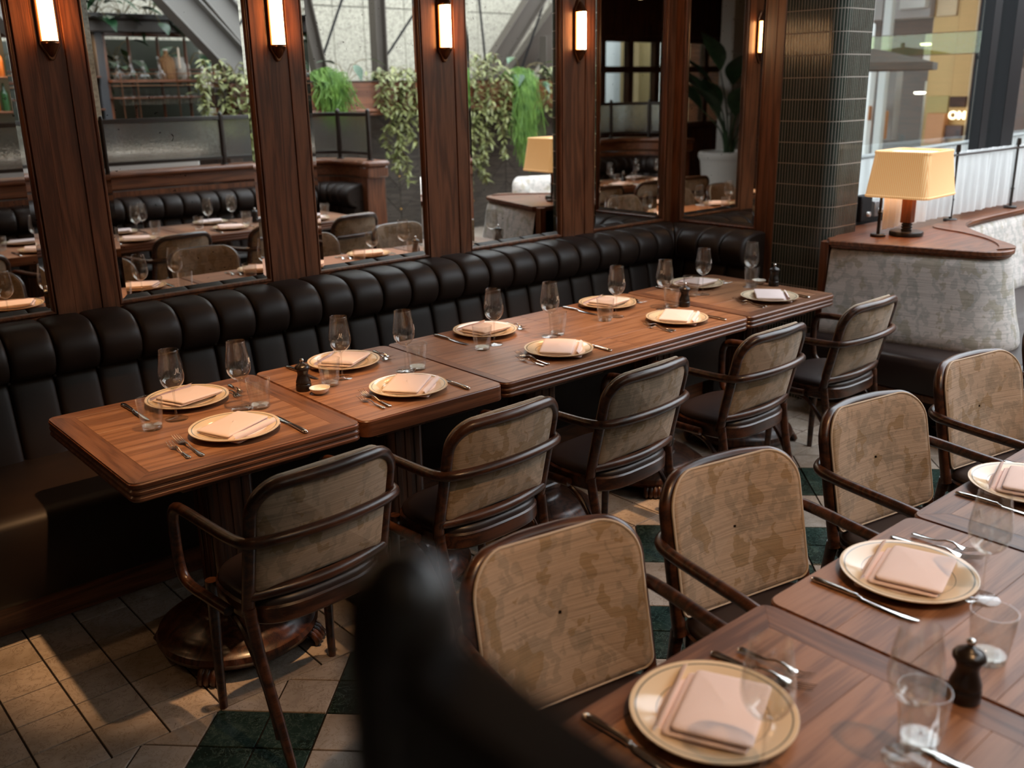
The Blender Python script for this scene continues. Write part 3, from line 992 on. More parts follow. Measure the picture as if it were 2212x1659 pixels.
seat = [(3.70, .33), (3.70, -.62), (3.74, -.80), (3.86, -.92), (4.05, -.965), (4.3, -.95), (4.55, -.82), (4.78, -.60), (5.0, -.44), (5.3, -.38), (12, -.37), (12, .2), (4.4, .2), (4.1, .33)]
sp = seat[:1] + sm(seat[1:11]) + seat[11:]
mb = MB()
rows = []
for d, z in ((.03, .262), (.004, .27), (0, .34), (.002, .40), (.012, .43), (.035, .45), (.08, .458), (.16, .455)):
    q = offs(sp, d); rows.append([(x, y, z) for x, y in q])
b0 = len(mb.v); mb.grid(rows, cv=True); mb.f.append(tuple(b0 + 7 * len(sp) + k for k in range(len(sp))))
mb.build('seat_cushion', seatleather, bo, ang=60)
MB().prism(offs(sp, .012), .225, .262, .004).build('seat_rail', walnut['x'], bo, ang=30)
kick = offs(sp, .30)
kick = [(4.02, .30), (4.02, -.28), (4.07, -.42), (4.18, -.50), (4.34, -.50), (4.55, -.42), (4.8, -.2), (5.1, -.05), (12, -.05), (12, .15), (4.3, .15)]
MB().prism(kick, 0, .23).build('plinth', wood('kick_walnut', [(.03, .012, .007), (.07, .03, .018), (.09, .04, .025)], 'x', .5), bo, ang=30)
o = MB().lathe([(0, .006), (.02, .006), (.024, .004), (.026, 0)], 16).build('power_socket', plain('socket', (.02, .02, .02), .4), bo)
o.location = (4.015, -.10, .12); o.rotation_euler = (0, R(-90), 0)

# table lamp on the ledge
shadem = MT('pleated_shade')
sh = shadem
tcx = sh.n('TexCoord').outputs['Object']
sx_ = sh.n('SeparateXYZ', {0: tcx})
ab = [sh.math('ABSOLUTE', sx_.outputs[i]) for i in (0, 1)]
onx = sh.math('GREATER_THAN', ab[0], sh.math('MULTIPLY', ab[1], 1.14))
pc_ = sh.math('ADD', sh.math('MULTIPLY', sx_.outputs[1], onx), sh.math('MULTIPLY', sx_.outputs[0], sh.math('SUBTRACT', 1.0, onx)))
pl = sh.math('SINE', sh.math('MULTIPLY', pc_, 620.0))
colr = sh.ramp(pl, [(0, (.70, .42, .20)), (.6, (.90, .62, .34))]).outputs[0]
sh.p(Base_Color=colr, Roughness=.8, Emission_Color=(1, .56, .22, 1), Emission_Strength=.34)
sh.put(sh.b, 'Emission Color', sh.ramp(pl, [(0, (.9, .46, .16)), (.6, (1.0, .60, .26))]).outputs[0])
def table_lamp(label, loc, rz):
    t = thing('table_lamp', label, 'lamp', loc, rz)
    MB().lathe([(0, 0), (.084, 0), (.088, .004), (.088, .021), (.084, .026), (.0, .026)], 36).build('base', darkmetal, t)
    mb = MB()
    for k in range(3): mb.lathe([(.024, .026 + k * .014), (.0285, .029 + k * .014), (.0285, .035 + k * .014), (.024, .038 + k * .014)], 20)
    mb.lathe([(.022, .02), (.022, .075)], 20).build('collar', darkmetal, t)
    MB().box((0, 0, .18), (.056, .056, .22), .002).build('stem', walnut['z'], t)
    rows = []
    for hx, hy, z in ((.196, .170, 0), (.200, .174, .005), (.200, .174, .011), (.197, .171, .014), (.170, .150, .222), (.172, .152, .226), (.172, .152, .236), (.168, .148, .240), (.160, .140, .234), (.186, .162, .014)):
        rows.append([(x, y, .215 + z) for x, y in rrect(-hx, -hy, hx, hy, .035, 6)])
    MB().grid(rows, cv=True).build('shade', shadem.m, t, ang=35)['label'] = 'glowing pleated cream shade'
    rows = [[(x, y, .443) for x, y in rrect(-.168, -.148, .168, .148, .03, 6)], [(x * .9, y * .9, .439) for x, y in rrect(-.168, -.148, .168, .148, .03, 6)]]
    mb = MB().grid(rows, cv=True); mb.f.append(tuple(range(len(rows[0]), 2 * len(rows[0]))))
    mb.build('diffuser', emit('lamp_diffuser', (1, .72, .42), .9), t)
    return t
table_lamp('square stemmed table lamp with glowing pleated cream shade on the walnut ledge', (4.27, .06, LZ), R(4))
lamp('table_lamp_bulb', 'POINT', (4.27, .06, LZ + .33), 2.0, (1, .68, .38), shadow_soft_size=.03)

# curtain rail posts and curtain
cu = thing('cafe_curtain', 'low white linen curtain strung along the ledge before the window', 'curtain', (0, 0, LZ))
for k in range(9):
    x = 4.135 + .838 * k
    g_ = MB().lathe([(0, 0), (.038, 0), (.04, .003), (.04, .012), (.036, .016), (.009, .016), (.009, .12), (.011, .122), (.011, .132), (.0075, .134), (.0075, .40), (.014, .402), (.015, .42), (.013, .444), (0, .448)], 14)
    o = g_.build('rail_post', darkmetal, cu); o.location = (x, .15, 0)
MB().tube([(4.135, .15, .385), (10.9, .15, .385)], .007, 8).build('curtain_rod', darkmetal, cu)
m = MT('sheer_linen')
v = m.obj(False)
m.t.nodes.remove(m.b)
df = m.n('BsdfDiffuse', {0: (.86, .86, .86, 1)}); tl = m.n('BsdfTranslucent', {0: (.9, .9, .9, 1)})
trn = m.n('BsdfTransparent')
mx = m.n('MixShader', {0: .5, 1: df, 2: tl}); mx2 = m.n('MixShader', {0: m.ramp(m.noise(m.scale(v, (26, 1, 2.5)), 1, 3, .6), [(.35, (.02, .02, .02)), (.75, (.22, .22, .22))]).outputs[0], 1: mx, 2: trn})
m.t.links.new(mx2.outputs[0], m.o.inputs[0])
sheer = m.m
random.seed(3)
rows = []
ph = [random.uniform(0, 6) for _ in range(5)]
N = 520
for k in range(N):
    x = 4.17 + 6.7 * k / N
    f_ = .011 * math.sin(x * 78 + ph[0] + 1.3 * math.sin(x * 9)) + .008 * math.sin(x * 41 + ph[1]) + .006 * math.sin(x * 17 + ph[2])
    rows.append([(x, .15 + .012 * math.copysign(1, 1) + f_ * g, z) for z, g in ((.03, 1.0), (.10, 1.05), (.2, 1.0), (.3, .8), (.36, .5), (.372, .35), (.385, .25), (.398, .35), (.404, .6))])
MB().grid(rows).build('curtain_cloth', sheer, cu, ang=80)
# ------------------------------------------------------------------ tableware prototypes
def make_plate():
    m = MT('ringed_china')
    v = m.obj(False)
    sx_ = m.n('SeparateXYZ', {0: v})
    r = m.math('SQRT', m.math('ADD', m.math('MULTIPLY', sx_.outputs[0], sx_.outputs[0]), m.math('MULTIPLY', sx_.outputs[1], sx_.outputs[1])))
    l1 = m.math('LESS_THAN', m.math('ABSOLUTE', m.math('SUBTRACT', r, .1275)), .0016)
    l2 = m.math('LESS_THAN', m.math('ABSOLUTE', m.math('SUBTRACT', r, .0925)), .0008)
    m.p(Base_Color=m.mix(m.math('MULTIPLY', m.math('MAXIMUM', l1, l2), .8), (.74, .60, .42), (.10, .12, .12)), Roughness=.10)
    pr = [(0, .0065), (.078, .0065), (.086, .0085), (.095, .0135), (.125, .0195), (.1345, .0215), (.1375, .0215), (.138, .0195), (.136, .0175), (.12, .0135), (.092, .006), (.084, .002), (.080, 0), (.076, 0), (.074, .003), (0, .003)]
    o = MB().lathe(pr, 56).build('dinner_plate', m.m, ang=50)
    tag(o, 'x', 'plate')
    return o
def make_napkin():
    t = thing('folded_napkin', 'x', 'napkin')
    def sheet(w, d, z, th, nm, sag=0.0, fold=True):
        rows = []
        n = 14
        ol = rrect(-w / 2, -d / 2, w / 2, d / 2, .008, 3)
        def lift(x, y):
            return sag * (x / w) + .0022 * math.sin(x * 55 + y * 30) * 1.0 + .002 * math.cos(y * 48)
        def ring(k, zz):
            return [(x * k, y * k, z + zz + lift(x * k, y * k)) for x, y in ol]
        for k, zz in ((.02, th), (.5, th), (.85, th), (.96, th * .93), (.99, th * .75), (1.0, th * .5), (.99, th * .25), (.96, .0004), (.02, 0)):
            rows.append(ring(k, zz))
        MB().grid(rows, cv=True).build(nm, linen, t, ang=75)
    sheet(.196, .140, 0, .0065, 'lower_fold')
    o = KIDS[t.name][-1]; o.location = (.006, -.020, 0)
    sheet(.188, .136, .0085, .0065, 'middle_fold', .004)
    KIDS[t.name][-1].location = (.0, .002, 0)
    sheet(.184, .130, .0165, .0075, 'upper_fold', .006)
    KIDS[t.name][-1].location = (-.003, .012, 0)
    # the rolled edge that joins the layers
    rows = []
    for x in np.linspace(-.094, .090, 9):
        rows.append([(x, -.068 - .012 * math.sin(a), .0125 - .0105 * math.cos(a) + .001 * math.sin(x * 60)) for a in np.linspace(.1, math.pi - .1, 9)])
    MB().grid(rows).build('rolled_edge', linen, t, ang=80)
    return t
def make_wine():
    t = thing('wine_glass', 'x', 'wine glass')
    op = [(.0075, .1005), (.016, .1045), (.027, .1135), (.0355, .126), (.0398, .141), (.0405, .155), (.0385, .175), (.0355, .197), (.0325, .216), (.0306, .232)]
    op = [tuple(v_[:2]) for v_ in smooth([(r, z, 0) for r, z in op], 3)]
    ip = [(r - .0009, z + .0006) for r, z in op]
    ip[-1] = (op[-1][0] - .0009, op[-1][1])
    prof = op + [(op[-1][0] - .00045, op[-1][1] + .0005)] + ip[::-1] + [(0, .1035)]
    MB().lathe(prof, 40).build('bowl', glass, t, ang=80)
    MB().lathe([(0, .0045), (.0050, .0055), (.0039, .012), (.0033, .03), (.0032, .06), (.0035, .085), (.0052, .096), (.0088, .1015), (.006, .1035), (0, .1045)], 16).build('stem', thickglass, t, ang=80)
    MB().lathe([(0, .0055), (.006, .0052), (.018, .0026), (.034, .0018), (.0365, .0010), (.036, .0002), (0, .0002)], 40).build('foot', glass, t, ang=80)
    # the engraved letter on the bowl
    st = [(-.0085, -.0075), (-.0075, -.0088), (-.006, -.0085), (-.0045, -.006), (-.0028, 0), (-.001, .006), (.0002, .0092), (.0006, .009), (.0006, .004), (.0010, -.002), (.0016, -.005), (.0024, -.0045), (.004, .001), (.0055, .006), (.0066, .0095), (.0070, .009), (.0068, .003), (.0066, -.003), (.0072, -.0068), (.0084, -.0074), (.0098, -.0064)]
    zs = np.array([q[1] for q in op]); rs = np.array([q[0] for q in op])
    def onb(x, z):
        zz = .168 + z; r_ = float(np.interp(zz, zs, rs)) + .0003
        a = R(-90) + x / r_
        return (r_ * math.cos(a), r_ * math.sin(a), zz)
    pts = smooth([(x, z, 0) for x, z in st], 3)
    MB().tube([onb(p.x * 1.0, p.y * 1.0) for p in pts], .00055, 5).build('engraved_letter', plain('engraving', (.85, .83, .80), .6), t, ang=80)['label'] = 'white script M on the bowl'
    return t
def make_tumbler():
    t = thing('water_tumbler', 'x', 'tumbler')
    N = 60
    def fl(r, z, a):
        k = max(0, min(1, (.072 - z) / .012)) * (1 if z > .012 else z / .012)
        q = (a * 10 / (2 * math.pi)) % 1
        return r * (1 - k * (.035 * math.cos((q - .5) * 2 * math.pi) + .02))
    MB().lathe([(.0, .0), (.028, .0), (.0305, .002), (.0315, .006), (.033, .02), (.0358, .045), (.0384, .068), (.0392, .074), (.0402, .095), (.0405, .0985), (.0402, .0998), (.0390, .0998), (.0385, .097), (.0372, .074), (.0343, .045), (.0315, .020), (.030, .0135), (.0, .0125)], N, flute=lambda r, z, a: fl(r, z, a) if r > .0305 else r).build('tumbler_wall', thickglass, t, ang=50)
    MB().lathe([(0, .0006), (.027, .0008), (.0295, .003), (.030, .009), (.028, .0118), (0, .0118)], 30).build('tumbler_base', glass, t, ang=50)
    return t
def ribbon(mb, secs, n=8):
    """secs: (y, half width, z centre, half thickness, x offset)"""
    rows = []
    for y, w, z, h, x0 in secs:
        rows.append([(x0 + w * math.cos(2 * math.pi * k / n), y, z + h * math.sin(2 * math.pi * k / n)) for k in range(n)])
    b = len(mb.v)
    mb.grid(rows, cv=True)
    mb.f.append(tuple(b + k for k in range(n))); mb.f.append(tuple(b + (len(rows) - 1) * n + k for k in range(n))[::-1])
def make_fork(L, tines, name, label):
    mb = MB(); k = L / .2
    hw = .0085 * (k ** .5)
    secs = [(-.5, .35, 1.4), (-.49, .8, 2.0), (-.465, 1.05, 2.2), (-.40, .95, 2.1), (-.28, .62, 2.2), (-.12, .36, 2.4), (.0, .30, 2.6), (.10, .32, 2.9), (.155, .55, 2.6), (.19, 1.25, 1.7), (.235, 1.42, 1.5), (.27, 1.45, 1.3)]
    zof = lambda s_: .0045 + .006 * math.exp(-((s_ - .02) / .16) ** 2) + (.007 if s_ < -.35 else 0) * 0 + .010 * max(0, (s_ - .3)) / .2 * 0 + (.002 if s_ > .1 else 0)
    def z(s_): 
        return .0035 + .0095 * math.exp(-((s_ - .06) / .13) ** 2) + .012 * max(0, s_ - .30) / .2
    ribbon(mb, [(s_ * L, w * hw, z(s_), th * .001 * .8, 0) for s_, w, th in secs], 10)
    for j in range(tines):
        u = (j - (tines - 1) / 2) / ((tines - 1) / 2)
        x1 = u * hw * 1.22
        ribbon(mb, [(.255 * L, hw * .18, z(.255), .0011, x1), (.33 * L, hw * .15, z(.33), .0011, x1), (.44 * L, hw * .12, z(.44), .0009, x1), (.5 * L, hw * .05, z(.5), .0005, x1)], 6)
    # raised thread on the handle
    for sg in (-1, 1):
        mb.tube([(sg * w * hw * .82, s_ * L, z(s_) + th * .0008 * .62) for s_, w, th in secs[1:7]], .0006, 5)
    o = mb.build(name, silver, ang=60)
    return tag(o, label, 'fork')
def make_knife():
    t = thing('table_knife', 'x', 'knife')
    mb = MB()
    ribbon(mb, [(-.118, .003, .0045, .0018, 0), (-.115, .0072, .0045, .0032, 0), (-.105, .0088, .005, .0042, 0), (-.085, .0082, .0055, .0046, 0), (-.05, .0066, .0058, .0046, 0), (-.022, .0056, .0058, .0042, 0), (-.016, .0066, .0058, .0046, 0), (-.012, .0052, .0058, .004, 0)], 12)
    mb.tube([(.0058, -.105, .0078), (.0052, -.07, .0086), (.0036, -.03, .0088)], .0007, 5); mb.tube([(-.0058, -.105, .0078), (-.0052, -.07, .0086), (-.0036, -.03, .0088)], .0007, 5)
    mb.build('handle', silver, t, ang=60)
    mb = MB()
    ribbon(mb, [(-.014, .0036, .0058, .0024, 0), (-.006, .0042, .0056, .0014, 0), (0, .0078, .0052, .0009, .001), (.05, .0092, .0046, .0008, .001), (.085, .0092, .004, .0007, .001), (.105, .0072, .0036, .0006, -.0005), (.116, .0026, .0034, .0005, -.004)], 10)
    mb.build('blade', silver, t, ang=60)
    return t
def make_mill():
    t = thing('pepper_mill', 'x', 'pepper mill')
    dark = plain('dark_beech', (.014, .009, .007), .28)
    MB().lathe([(0, 0), (.0255, 0), (.027, .002), (.027, .022), (.0255, .0245), (.0245, .026), (.0262, .0285), (.026, .033), (.0235, .041), (.0198, .052), (.0185, .060), (.0195, .067), (.0225, .074), (.0228, .0765), (.0, .0765)], 28).build('body', dark, t, ang=45)
    MB().lathe([(0, .0772), (.0232, .0772), (.0268, .080), (.0268, .085), (.0235, .0905), (.016, .0955), (.0095, .0985), (.0075, .1005), (0, .101)], 28).build('cap', dark, t, ang=45)
    MB().lathe([(0, .100), (.0045, .1005), (.0045, .104), (.0068, .107), (.0078, .1105), (.0068, .114), (.003, .1158), (0, .116)], 16).build('knob', silver, t, ang=60)['label'] = 'silver knob'
    return t
def make_dish():
    t = thing('salt_dish', 'x', 'dish')
    MB().lathe([(0, .0), (.014, 0), (.022, .003), (.031, .011), (.0355, .021), (.0358, .0225), (.0345, .0225), (.030, .0135), (.021, .0062), (0, .0048)], 28).build('bowl', white, t, ang=60)
    MB().lathe([(0, .0150), (.012, .0142), (.022, .0125), (.0285, .0112)], 20).build('salt', plain('salt', (.85, .83, .80), .9), t, ang=60)
    return t
plate0, nap0, wine0, tum0, knife0, mill0, dish0 = make_plate(), make_napkin(), make_wine(), make_tumbler(), make_knife(), make_mill(), make_dish()
fork0 = make_fork(.200, 4, 'dinner_fork', 'x')
small0 = make_fork(.152, 3, 'small_fork', 'x')
TZ = .7502
ORD = ['first', 'second', 'third', 'fourth', 'fifth', 'sixth']
def setting(k, row, side, P, N, WG, TU, FK, FS, KN, napkin_rz, face, far=False):
    """face: 1 when the diner sits on the -y side of the plate (faces +y)"""
    place = {'w': 'wall row', 'f': 'foreground row'}[row]
    sd = {'c': 'chair-side', 'b': 'bench-side'}[side]
    wh = f'{ORD[k]} {sd} setting of the {place}'
    g = f'of the {sd} settings, {place}'
    ft = 0 if face > 0 else 180
    inst(plate0, (P[0], P[1], TZ), R(17 * k), f'cream ringed dinner plate under a napkin, {wh}', 'plates ' + g)
    inst(nap0, (P[0] + N[0], P[1] + N[1], TZ + .0085), R(napkin_rz), f'pinkish linen napkin folded on a plate, {wh}', 'napkins ' + g)
    if WG: inst(wine0, (WG[0], WG[1], TZ), R(WG[2] if len(WG) > 2 else 0), f'empty stemmed wine glass with white script letter, {wh}', 'wine glasses ' + g)
    if TU: inst(tum0, (TU[0], TU[1], TZ), R(23 * k), f'clear fluted water tumbler, {wh}', 'tumblers ' + g)
    if FK: inst(fork0, (FK[0], FK[1], TZ), R(ft + FK[2]), f'silver four tined dinner fork, {wh}', 'dinner forks ' + g)
    if FS: inst(small0, (FS[0], FS[1], TZ + (.003 if len(FS) > 3 else 0)), R(ft + FS[2]), f'small silver three tined fork, {wh}', 'small forks ' + g)
    if KN: inst(knife0, (KN[0], KN[1], TZ), R(ft + KN[2]), f'silver table knife, {wh}', 'knives ' + g)
PF = [(.399, .205), (1.039, .182), (1.759, .174), (2.499, .187), (3.163, .160)]
PW = [(.415, .602), (1.047, .625), (1.746, .620), (2.506, .619), (3.174, .615)]
WF = [(.518, .400, 40), (1.166, .383, 60), (1.906, .382, 10), (2.638, .380, 150), (3.344, .402, 100)]
WW = [(.315, .453, 5), (.947, .471, -30), (1.655, .448, 190), (2.370, .435, 5), (3.028, .461, 15)]
TF = [(.568, .372), (1.216, .376), (1.956, .387), (2.702, .386), (3.381, .420)]
TW = [(.221, .415), (.870, .427), (1.569, .421), (2.282, .420), (2.962, .481)]
NR = [22, 38, 40, 30, 40]
NW = [200, 215, 190, 195, 188]
for k in range(5):
    x, y = PF[k]
    fk = (.236, .172, 0) if k == 0 else (x - .148, .168, -3)
    fs = (.200, .158, 0) if k == 0 else (x - .181, .142, 2)
    setting(k, 'w', 'c', PF[k], (.004, -.008), WF[k], TF[k], fk, fs, (x + .155, .152, 0), NR[k], 1)
    x, y = PW[k]
    setting(k, 'w', 'b', PW[k], (.0, .004), WW[k], TW[k], (x + .150, y - .015, 0), (x + .180, y + .005, -6), (x - .178, y + .008, 0), NW[k], -1)
ML3 = ['near', 'middle', 'far']
for (x, y), lb in zip([(.771, .440), (2.751, .350), (3.457, .335)], ['beside the salt dish on the second wall row table', 'behind the fourth chair-side tumbler of the wall row', 'beside the tiled column on the far wall row table']):
    inst(mill0, (x, y, TZ), 0, 'dark wooden pepper mill ' + lb, 'pepper mills')
for (x, y), lb in zip([(.792, .366), (3.545, .47)][:1] + [(3.44, .415)], ['before the pepper mill on the second wall row table', 'behind the tumbler at the far end of the wall row']):
    inst(dish0, (x, y, TZ), 0, 'small white salt dish ' + lb, 'salt dishes')
# foreground row: diners on the chair side face -y
QF = [(.355, -1.666), (1.036, -1.650), (1.690, -1.628), (2.449, -1.70), (3.16, -1.68)]
QB = [(.37, -2.08), (1.05, -2.10), (1.73, -2.11), (2.47, -2.12), (3.17, -2.11)]
VF = [(.303, -1.799, 160), (1.066, -1.790, 150), (1.77, -1.82, 30), (2.345, -1.86, 20), (3.05, -1.85, 0)]
VB = [(.495, -1.928, 170), (1.20, -1.93, 0), (1.86, -1.93, 20), (2.584, -1.95, 0), (3.3, -1.94, 0)]
UF = [(.215, -1.83), (.858, -1.895), (1.58, -1.90), (2.27, -1.88), (2.97, -1.9)]
UB = [(.547, -1.923), (1.25, -1.90), (1.93, -1.88), (2.68, -1.90), (3.4, -1.9)]
for k in range(5):
    x, y = QF[k]
    setting(k, 'f', 'c', QF[k], (.0, -.004), VF[k], UF[k] if k else None, (x + .165, y + .020, 8) if k < 4 else None, (x + .200, y + .015, 4, 1) if k < 2 else None, (x - .152, -1.635 + (.0 if k else .0), 0) if k < 4 else None, 205 if k == 0 else 196, -1)
    x, y = QB[k]
    setting(k, 'f', 'b', QB[k], (.0, .004), VB[k] if k < 4 else None, UB[k], None, None, (x + .165, y + .03, 0) if k in (0, 2, 3) else None, 20, 1)
for (x, y), lb in zip([(.712, -1.918), (2.773, -1.93)], ['in the near right foreground behind a wine glass', 'of the foreground row seen only in the mirror']):
    inst(mill0, (x, y, TZ), R(30), 'dark wooden pepper mill ' + lb, 'pepper mills')
inst(dish0, (2.83, -1.98, TZ), 0, 'small white salt dish of the foreground row seen only in the mirror', 'salt dishes')
# ------------------------------------------------------------------ booth of the foreground row, with its dimpled glass screen
BX0, BX1, BYF, BYB, RCB = -.605, 4.10, -2.229, -2.93, .42
bp = polypath([('l', (BX0, BYF), (BX0, BYB + RCB), (1, 0)),
               ('a', (BX0 + RCB, BYB + RCB), RCB, R(180), R(270), 1),
               ('l', (BX0 + RCB, BYB), (BX1 - RCB, BYB), (0, 1)),
               ('a', (BX1 - RCB, BYB + RCB), RCB, R(270), R(360), 1),
               ('l', (BX1, BYB + RCB), (BX1, BYF), (-1, 0))])
def sampled(path, a, b, n):
    return [path[1](a + (b - a) * k / n) for k in range(n + 1)]
wt = thing('booth_wall', 'curved walnut booth wall with a moulded ledge and fascia behind the foreground row', 'booth wall', (0, 0, 0))
full = sampled(bp, 0, bp[0], 110)
MB().sweep(full, [(-.07, 0), (.05, 0), (.05, .99), (-.07, .99)]).build('panelling', walnut['z'], wt, ang=35)
MB().sweep(full, [(-.085, 1.0), (.052, 1.0), (.062, 1.012), (.062, 1.10), (-.085, 1.10)]).build('fascia', walnut['x'], wt, ang=35)
MB().sweep(full, [(-.105, 1.098), (.085, 1.098), (.10, 1.108), (.108, 1.126), (.100, 1.145), (.085, 1.152), (-.105, 1.152), (-.12, 1.14), (-.12, 1.11)]).build('ledge', walnut['x'], wt, ang=50)
for bx in (BX0, BX1):
    mb = MB(); mb.box((bx, BYF + .03, .5), (.20, .10, 1.0), .006); mb.box((bx, BYF + .045, 1.05), (.23, .15, .10), .012); mb.box((bx, BYF + .05, 1.126), (.25, .19, .05), .02)
    mb.build('end_post', walnut['z'], wt)
b2 = thing('banquette', 'black channelled leather banquette of the foreground row, seen in the mirrors', 'bench', (0, 0, 0))
bb, n2 = bench_back(bp, .1625, [(d + .05, z) for d, z in BP], 'backrest', b2)
buttons(bp, n2, b2, .19)
def cush2():
    rows = []
    for p, nn in sampled(bp, .05, bp[0] - .05, 90):
        rows.append([(p[0] + nn[0] * d, p[1] + nn[1] * d, z) for d, z in ((.2, .44), (.30, .455), (.38, .452), (.40, .43), (.40, .16), (.2, .16))])
    MB().grid(rows).build('seat_cushion', benchleather, b2, ang=50)
cush2()
MB().box(((BX0 + BX1) / 2, BYB + .5, .3), (BX1 - BX0 - .8, .36, .29), .03).build('seat_front', benchleather, b2)
sc = thing('glass_screen', 'dark metal framed screen of dimpled glass panes standing on the booth ledge', 'screen', (0, 0, 1.152))
postm = MB().lathe([(0, .0), (.034, .0), (.036, .003), (.034, .008), (.0215, .010), (.0215, .411), (.0215, .424), (.0195, .437), (.0138, .448), (.006, .4535), (0, .455)], 20)
stops = [.0, .46, .98, 2.05, 3.10, 4.14, bp[0] - .98, bp[0] - .46, bp[0]]
me = None
for k, s_ in enumerate(stops):
    p, nn = bp[1](s_)
    if me is None: o = postm.build('post', darkmetal, sc); me = o.data
    else: o = bpy.data.objects.new('post', me); C.objects.link(o); attach(o, sc)
    o.location = (p[0], p[1], 0)
for k in range(len(stops) - 1):
    ss = sampled(bp, stops[k] + .018, stops[k + 1] - .018, 10)
    for z0, z1 in ((.385, .420), (.045, .075)):
        MB().sweep(ss, [(-.016, z0 + .003), (-.013, z0), (.013, z0), (.016, z0 + .003), (.016, z1 - .003), (.013, z1), (-.013, z1), (-.016, z1 - .003)]).build('rail', darkmetal, sc, ang=30)
    MB().sweep(ss, [(-.003, .075), (.003, .075), (.003, .385), (-.003, .385)]).build('pane', hammered, sc, ang=30)
    for e in (ss[0], ss[-1]):
        MB().box((e[0][0], e[0][1], .23), (.014, .014, .32), .002).build('stile', darkwood, sc)

# ------------------------------------------------------------------ planter wall, concrete wall and steel frame beyond
pw = MB().box((7.0, -4.66, .76), (6.4, .1, 1.52)).build('wall_front', plain('dark_panel', (.030, .024, .020), .6))
tag(pw, 'dark boarded wall with diagonal seams below the planter', kind='structure')
dpan = wood('dark_boards', [(.030, .024, .019), (.055, .045, .036), (.075, .063, .052)], 'x', .55)
for cx in np.arange(4.3, 10, 1.15):
    def dia(poly):
        poly = clip(clip(clip(clip(poly, 0, cx + .004, False), 0, cx + 1.146, True), 1, .004, False), 1, 1.5, True)
        if len(poly) > 2: MB().prism(poly, 4.598, 4.606, .003, 'y').build('board', dpan, pw, ang=20)
    w = .30
    for k in range(-8, 9):
        a = k * w
        half = cx + .575
        dia([(half + .002, a + 3 - 3), (cx + 1.15, a + .575), (cx + 1.15, a + .575 + w - .006), (half + .002, a + w - .006)])
        dia([(cx, a + .575), (half - .002, a), (half - .002, a + w - .006), (cx, a + .575 + w - .006)])
    for z in (.35, .75, 1.15):
        o = MB().lathe([(0, .008), (.012, .006), (.016, 0)], 10).build('stud', brass, pw); o.location = (cx + .575, -4.606 + .01, z); o.rotation_euler = (R(-90), 0, 0)
pb = thing('planter_box', 'long walnut planter trough on top of the dark boarded wall', 'planter', (0, 0, 0))
mb = MB(); mb.box((6.75, -4.42, 1.71), (6.0, .42, .30), .006); mb.build('trough', walnut['x'], pb)
mb = MB(); mb.box((6.75, -4.42, 1.545), (6.06, .50, .035), .012); mb.box((6.75, -4.42, 1.51), (6.02, .45, .035), .008); mb.build('moulding', walnut['x'], pb)
MB().box((6.75, -4.42, 1.863), (6.03, .45, .012), .003).build('rim', darkwood, pb)
m = MT('aggregate_concrete')
v = m.obj(False)
ag = m.n('TexVoronoi', {'Vector': v, 'Scale': 80.0}, feature='F1')
agc = m.n('SeparateColor', {0: ag.outputs['Color']}).outputs[0]
sp_ = m.ramp(m.math('ADD', agc, m.math('MULTIPLY', m.noise(v, 12, 3), .6)), [(.3, (.24, .225, .185)), (.7, (.42, .40, .32)), (1.0, (.54, .51, .42))]).outputs[0]
m.p(Base_Color=sp_, Roughness=.9)
m.bump(agc, .3, .01)
concrete = m.m
cw = MB().box((6, -7.25, 3.0), (16, .3, 6.2)).build('wall_far', plain('dark_joint', (.10, .10, .09), .9))  # dark backing shows in the joints between the panels
tag(cw, 'tall wall of pale aggregate concrete panels far behind the planter', kind='structure')
xs = [-2, 0.6, 2.4, 4.2, 5.1, 6.0, 6.73, 7.24, 7.95, 9.35, 10.9, 13.8]
for a, b in zip(xs[:-1], xs[1:]):
    for z0, z1 in ((0, 1.3), (1.3, 2.905), (2.905, 4.5), (4.5, 6.0)):
        MB().box(((a + b) / 2, -7.1, (z0 + z1) / 2), (b - a - .012, .04, z1 - z0 - .012), .004).build('panel', concrete, cw)
steel = plain('painted_steel', (.075, .062, .050), .5, .2)
steel2 = plain('pale_steel', (.20, .19, .175), .5, .2)
sf = thing('steel_frame', 'brown painted steel posts, struts and tie rods before the concrete wall', 'steel frame', (0, 0, 0))
def strut(a, b, w, d, nm, m_, par=sf, flange=True):
    a, b = Vector(a), Vector(b); L = (b - a).length
    q = (b - a).to_track_quat('Z', 'Y').to_matrix()
    ax = Matrix(((1, 0, 0), (0, 1, 0), (0, 0, 1)))
    z = (b - a).normalized(); y = Vector((0, 1, 0)); y = (y - z * y.dot(z)).normalized(); x = y.cross(z)
    rot = Matrix((x, y, z)).transposed()
    mb = MB()
    mid = (a + b) / 2
    if flange:
        mb.box(mid + rot @ Vector((w / 2, 0, 0)), (.02, d, L), .003, rot); mb.box(mid - rot @ Vector((w / 2, 0, 0)), (.02, d, L), .003, rot); mb.box(mid, (w, .02, L), .002, rot)
    else: mb.box(mid, (w, d, L), .002, rot)
    return mb.build(nm, m_, par)
strut((6.74, -6, 0), (6.79, -6, 6), .15, .16, 'post', steel)
strut((5.98, -6, 1.2), (5.30, -6, 4.8), .15, .16, 'strut', steel)
strut((8.45, -6, 1.75), (10.1, -6, 3.6), .26, .16, 'strut', steel)
strut((9.2, -6.3, 1.7), (11.4, -6.3, 3.9), .34, .16, 'strut', steel)
strut((9.72, -5.8, .0), (9.72, -5.8, 2.5), .3, .16, 'post', steel)
for a, b in (((5.86, 2.10), (6.45, 3.3)), ((6.82, 2.13), (7.9, 3.35)), ((8.62, 2.1), (8.46, 3.6)), ((9.33, 2.06), (9.95, 3.3))):
    strut((a[0], -6.02, a[1]), (b[0], -6.02, b[1]), .028, .02, 'tie_rod', blacksteel, flange=False)
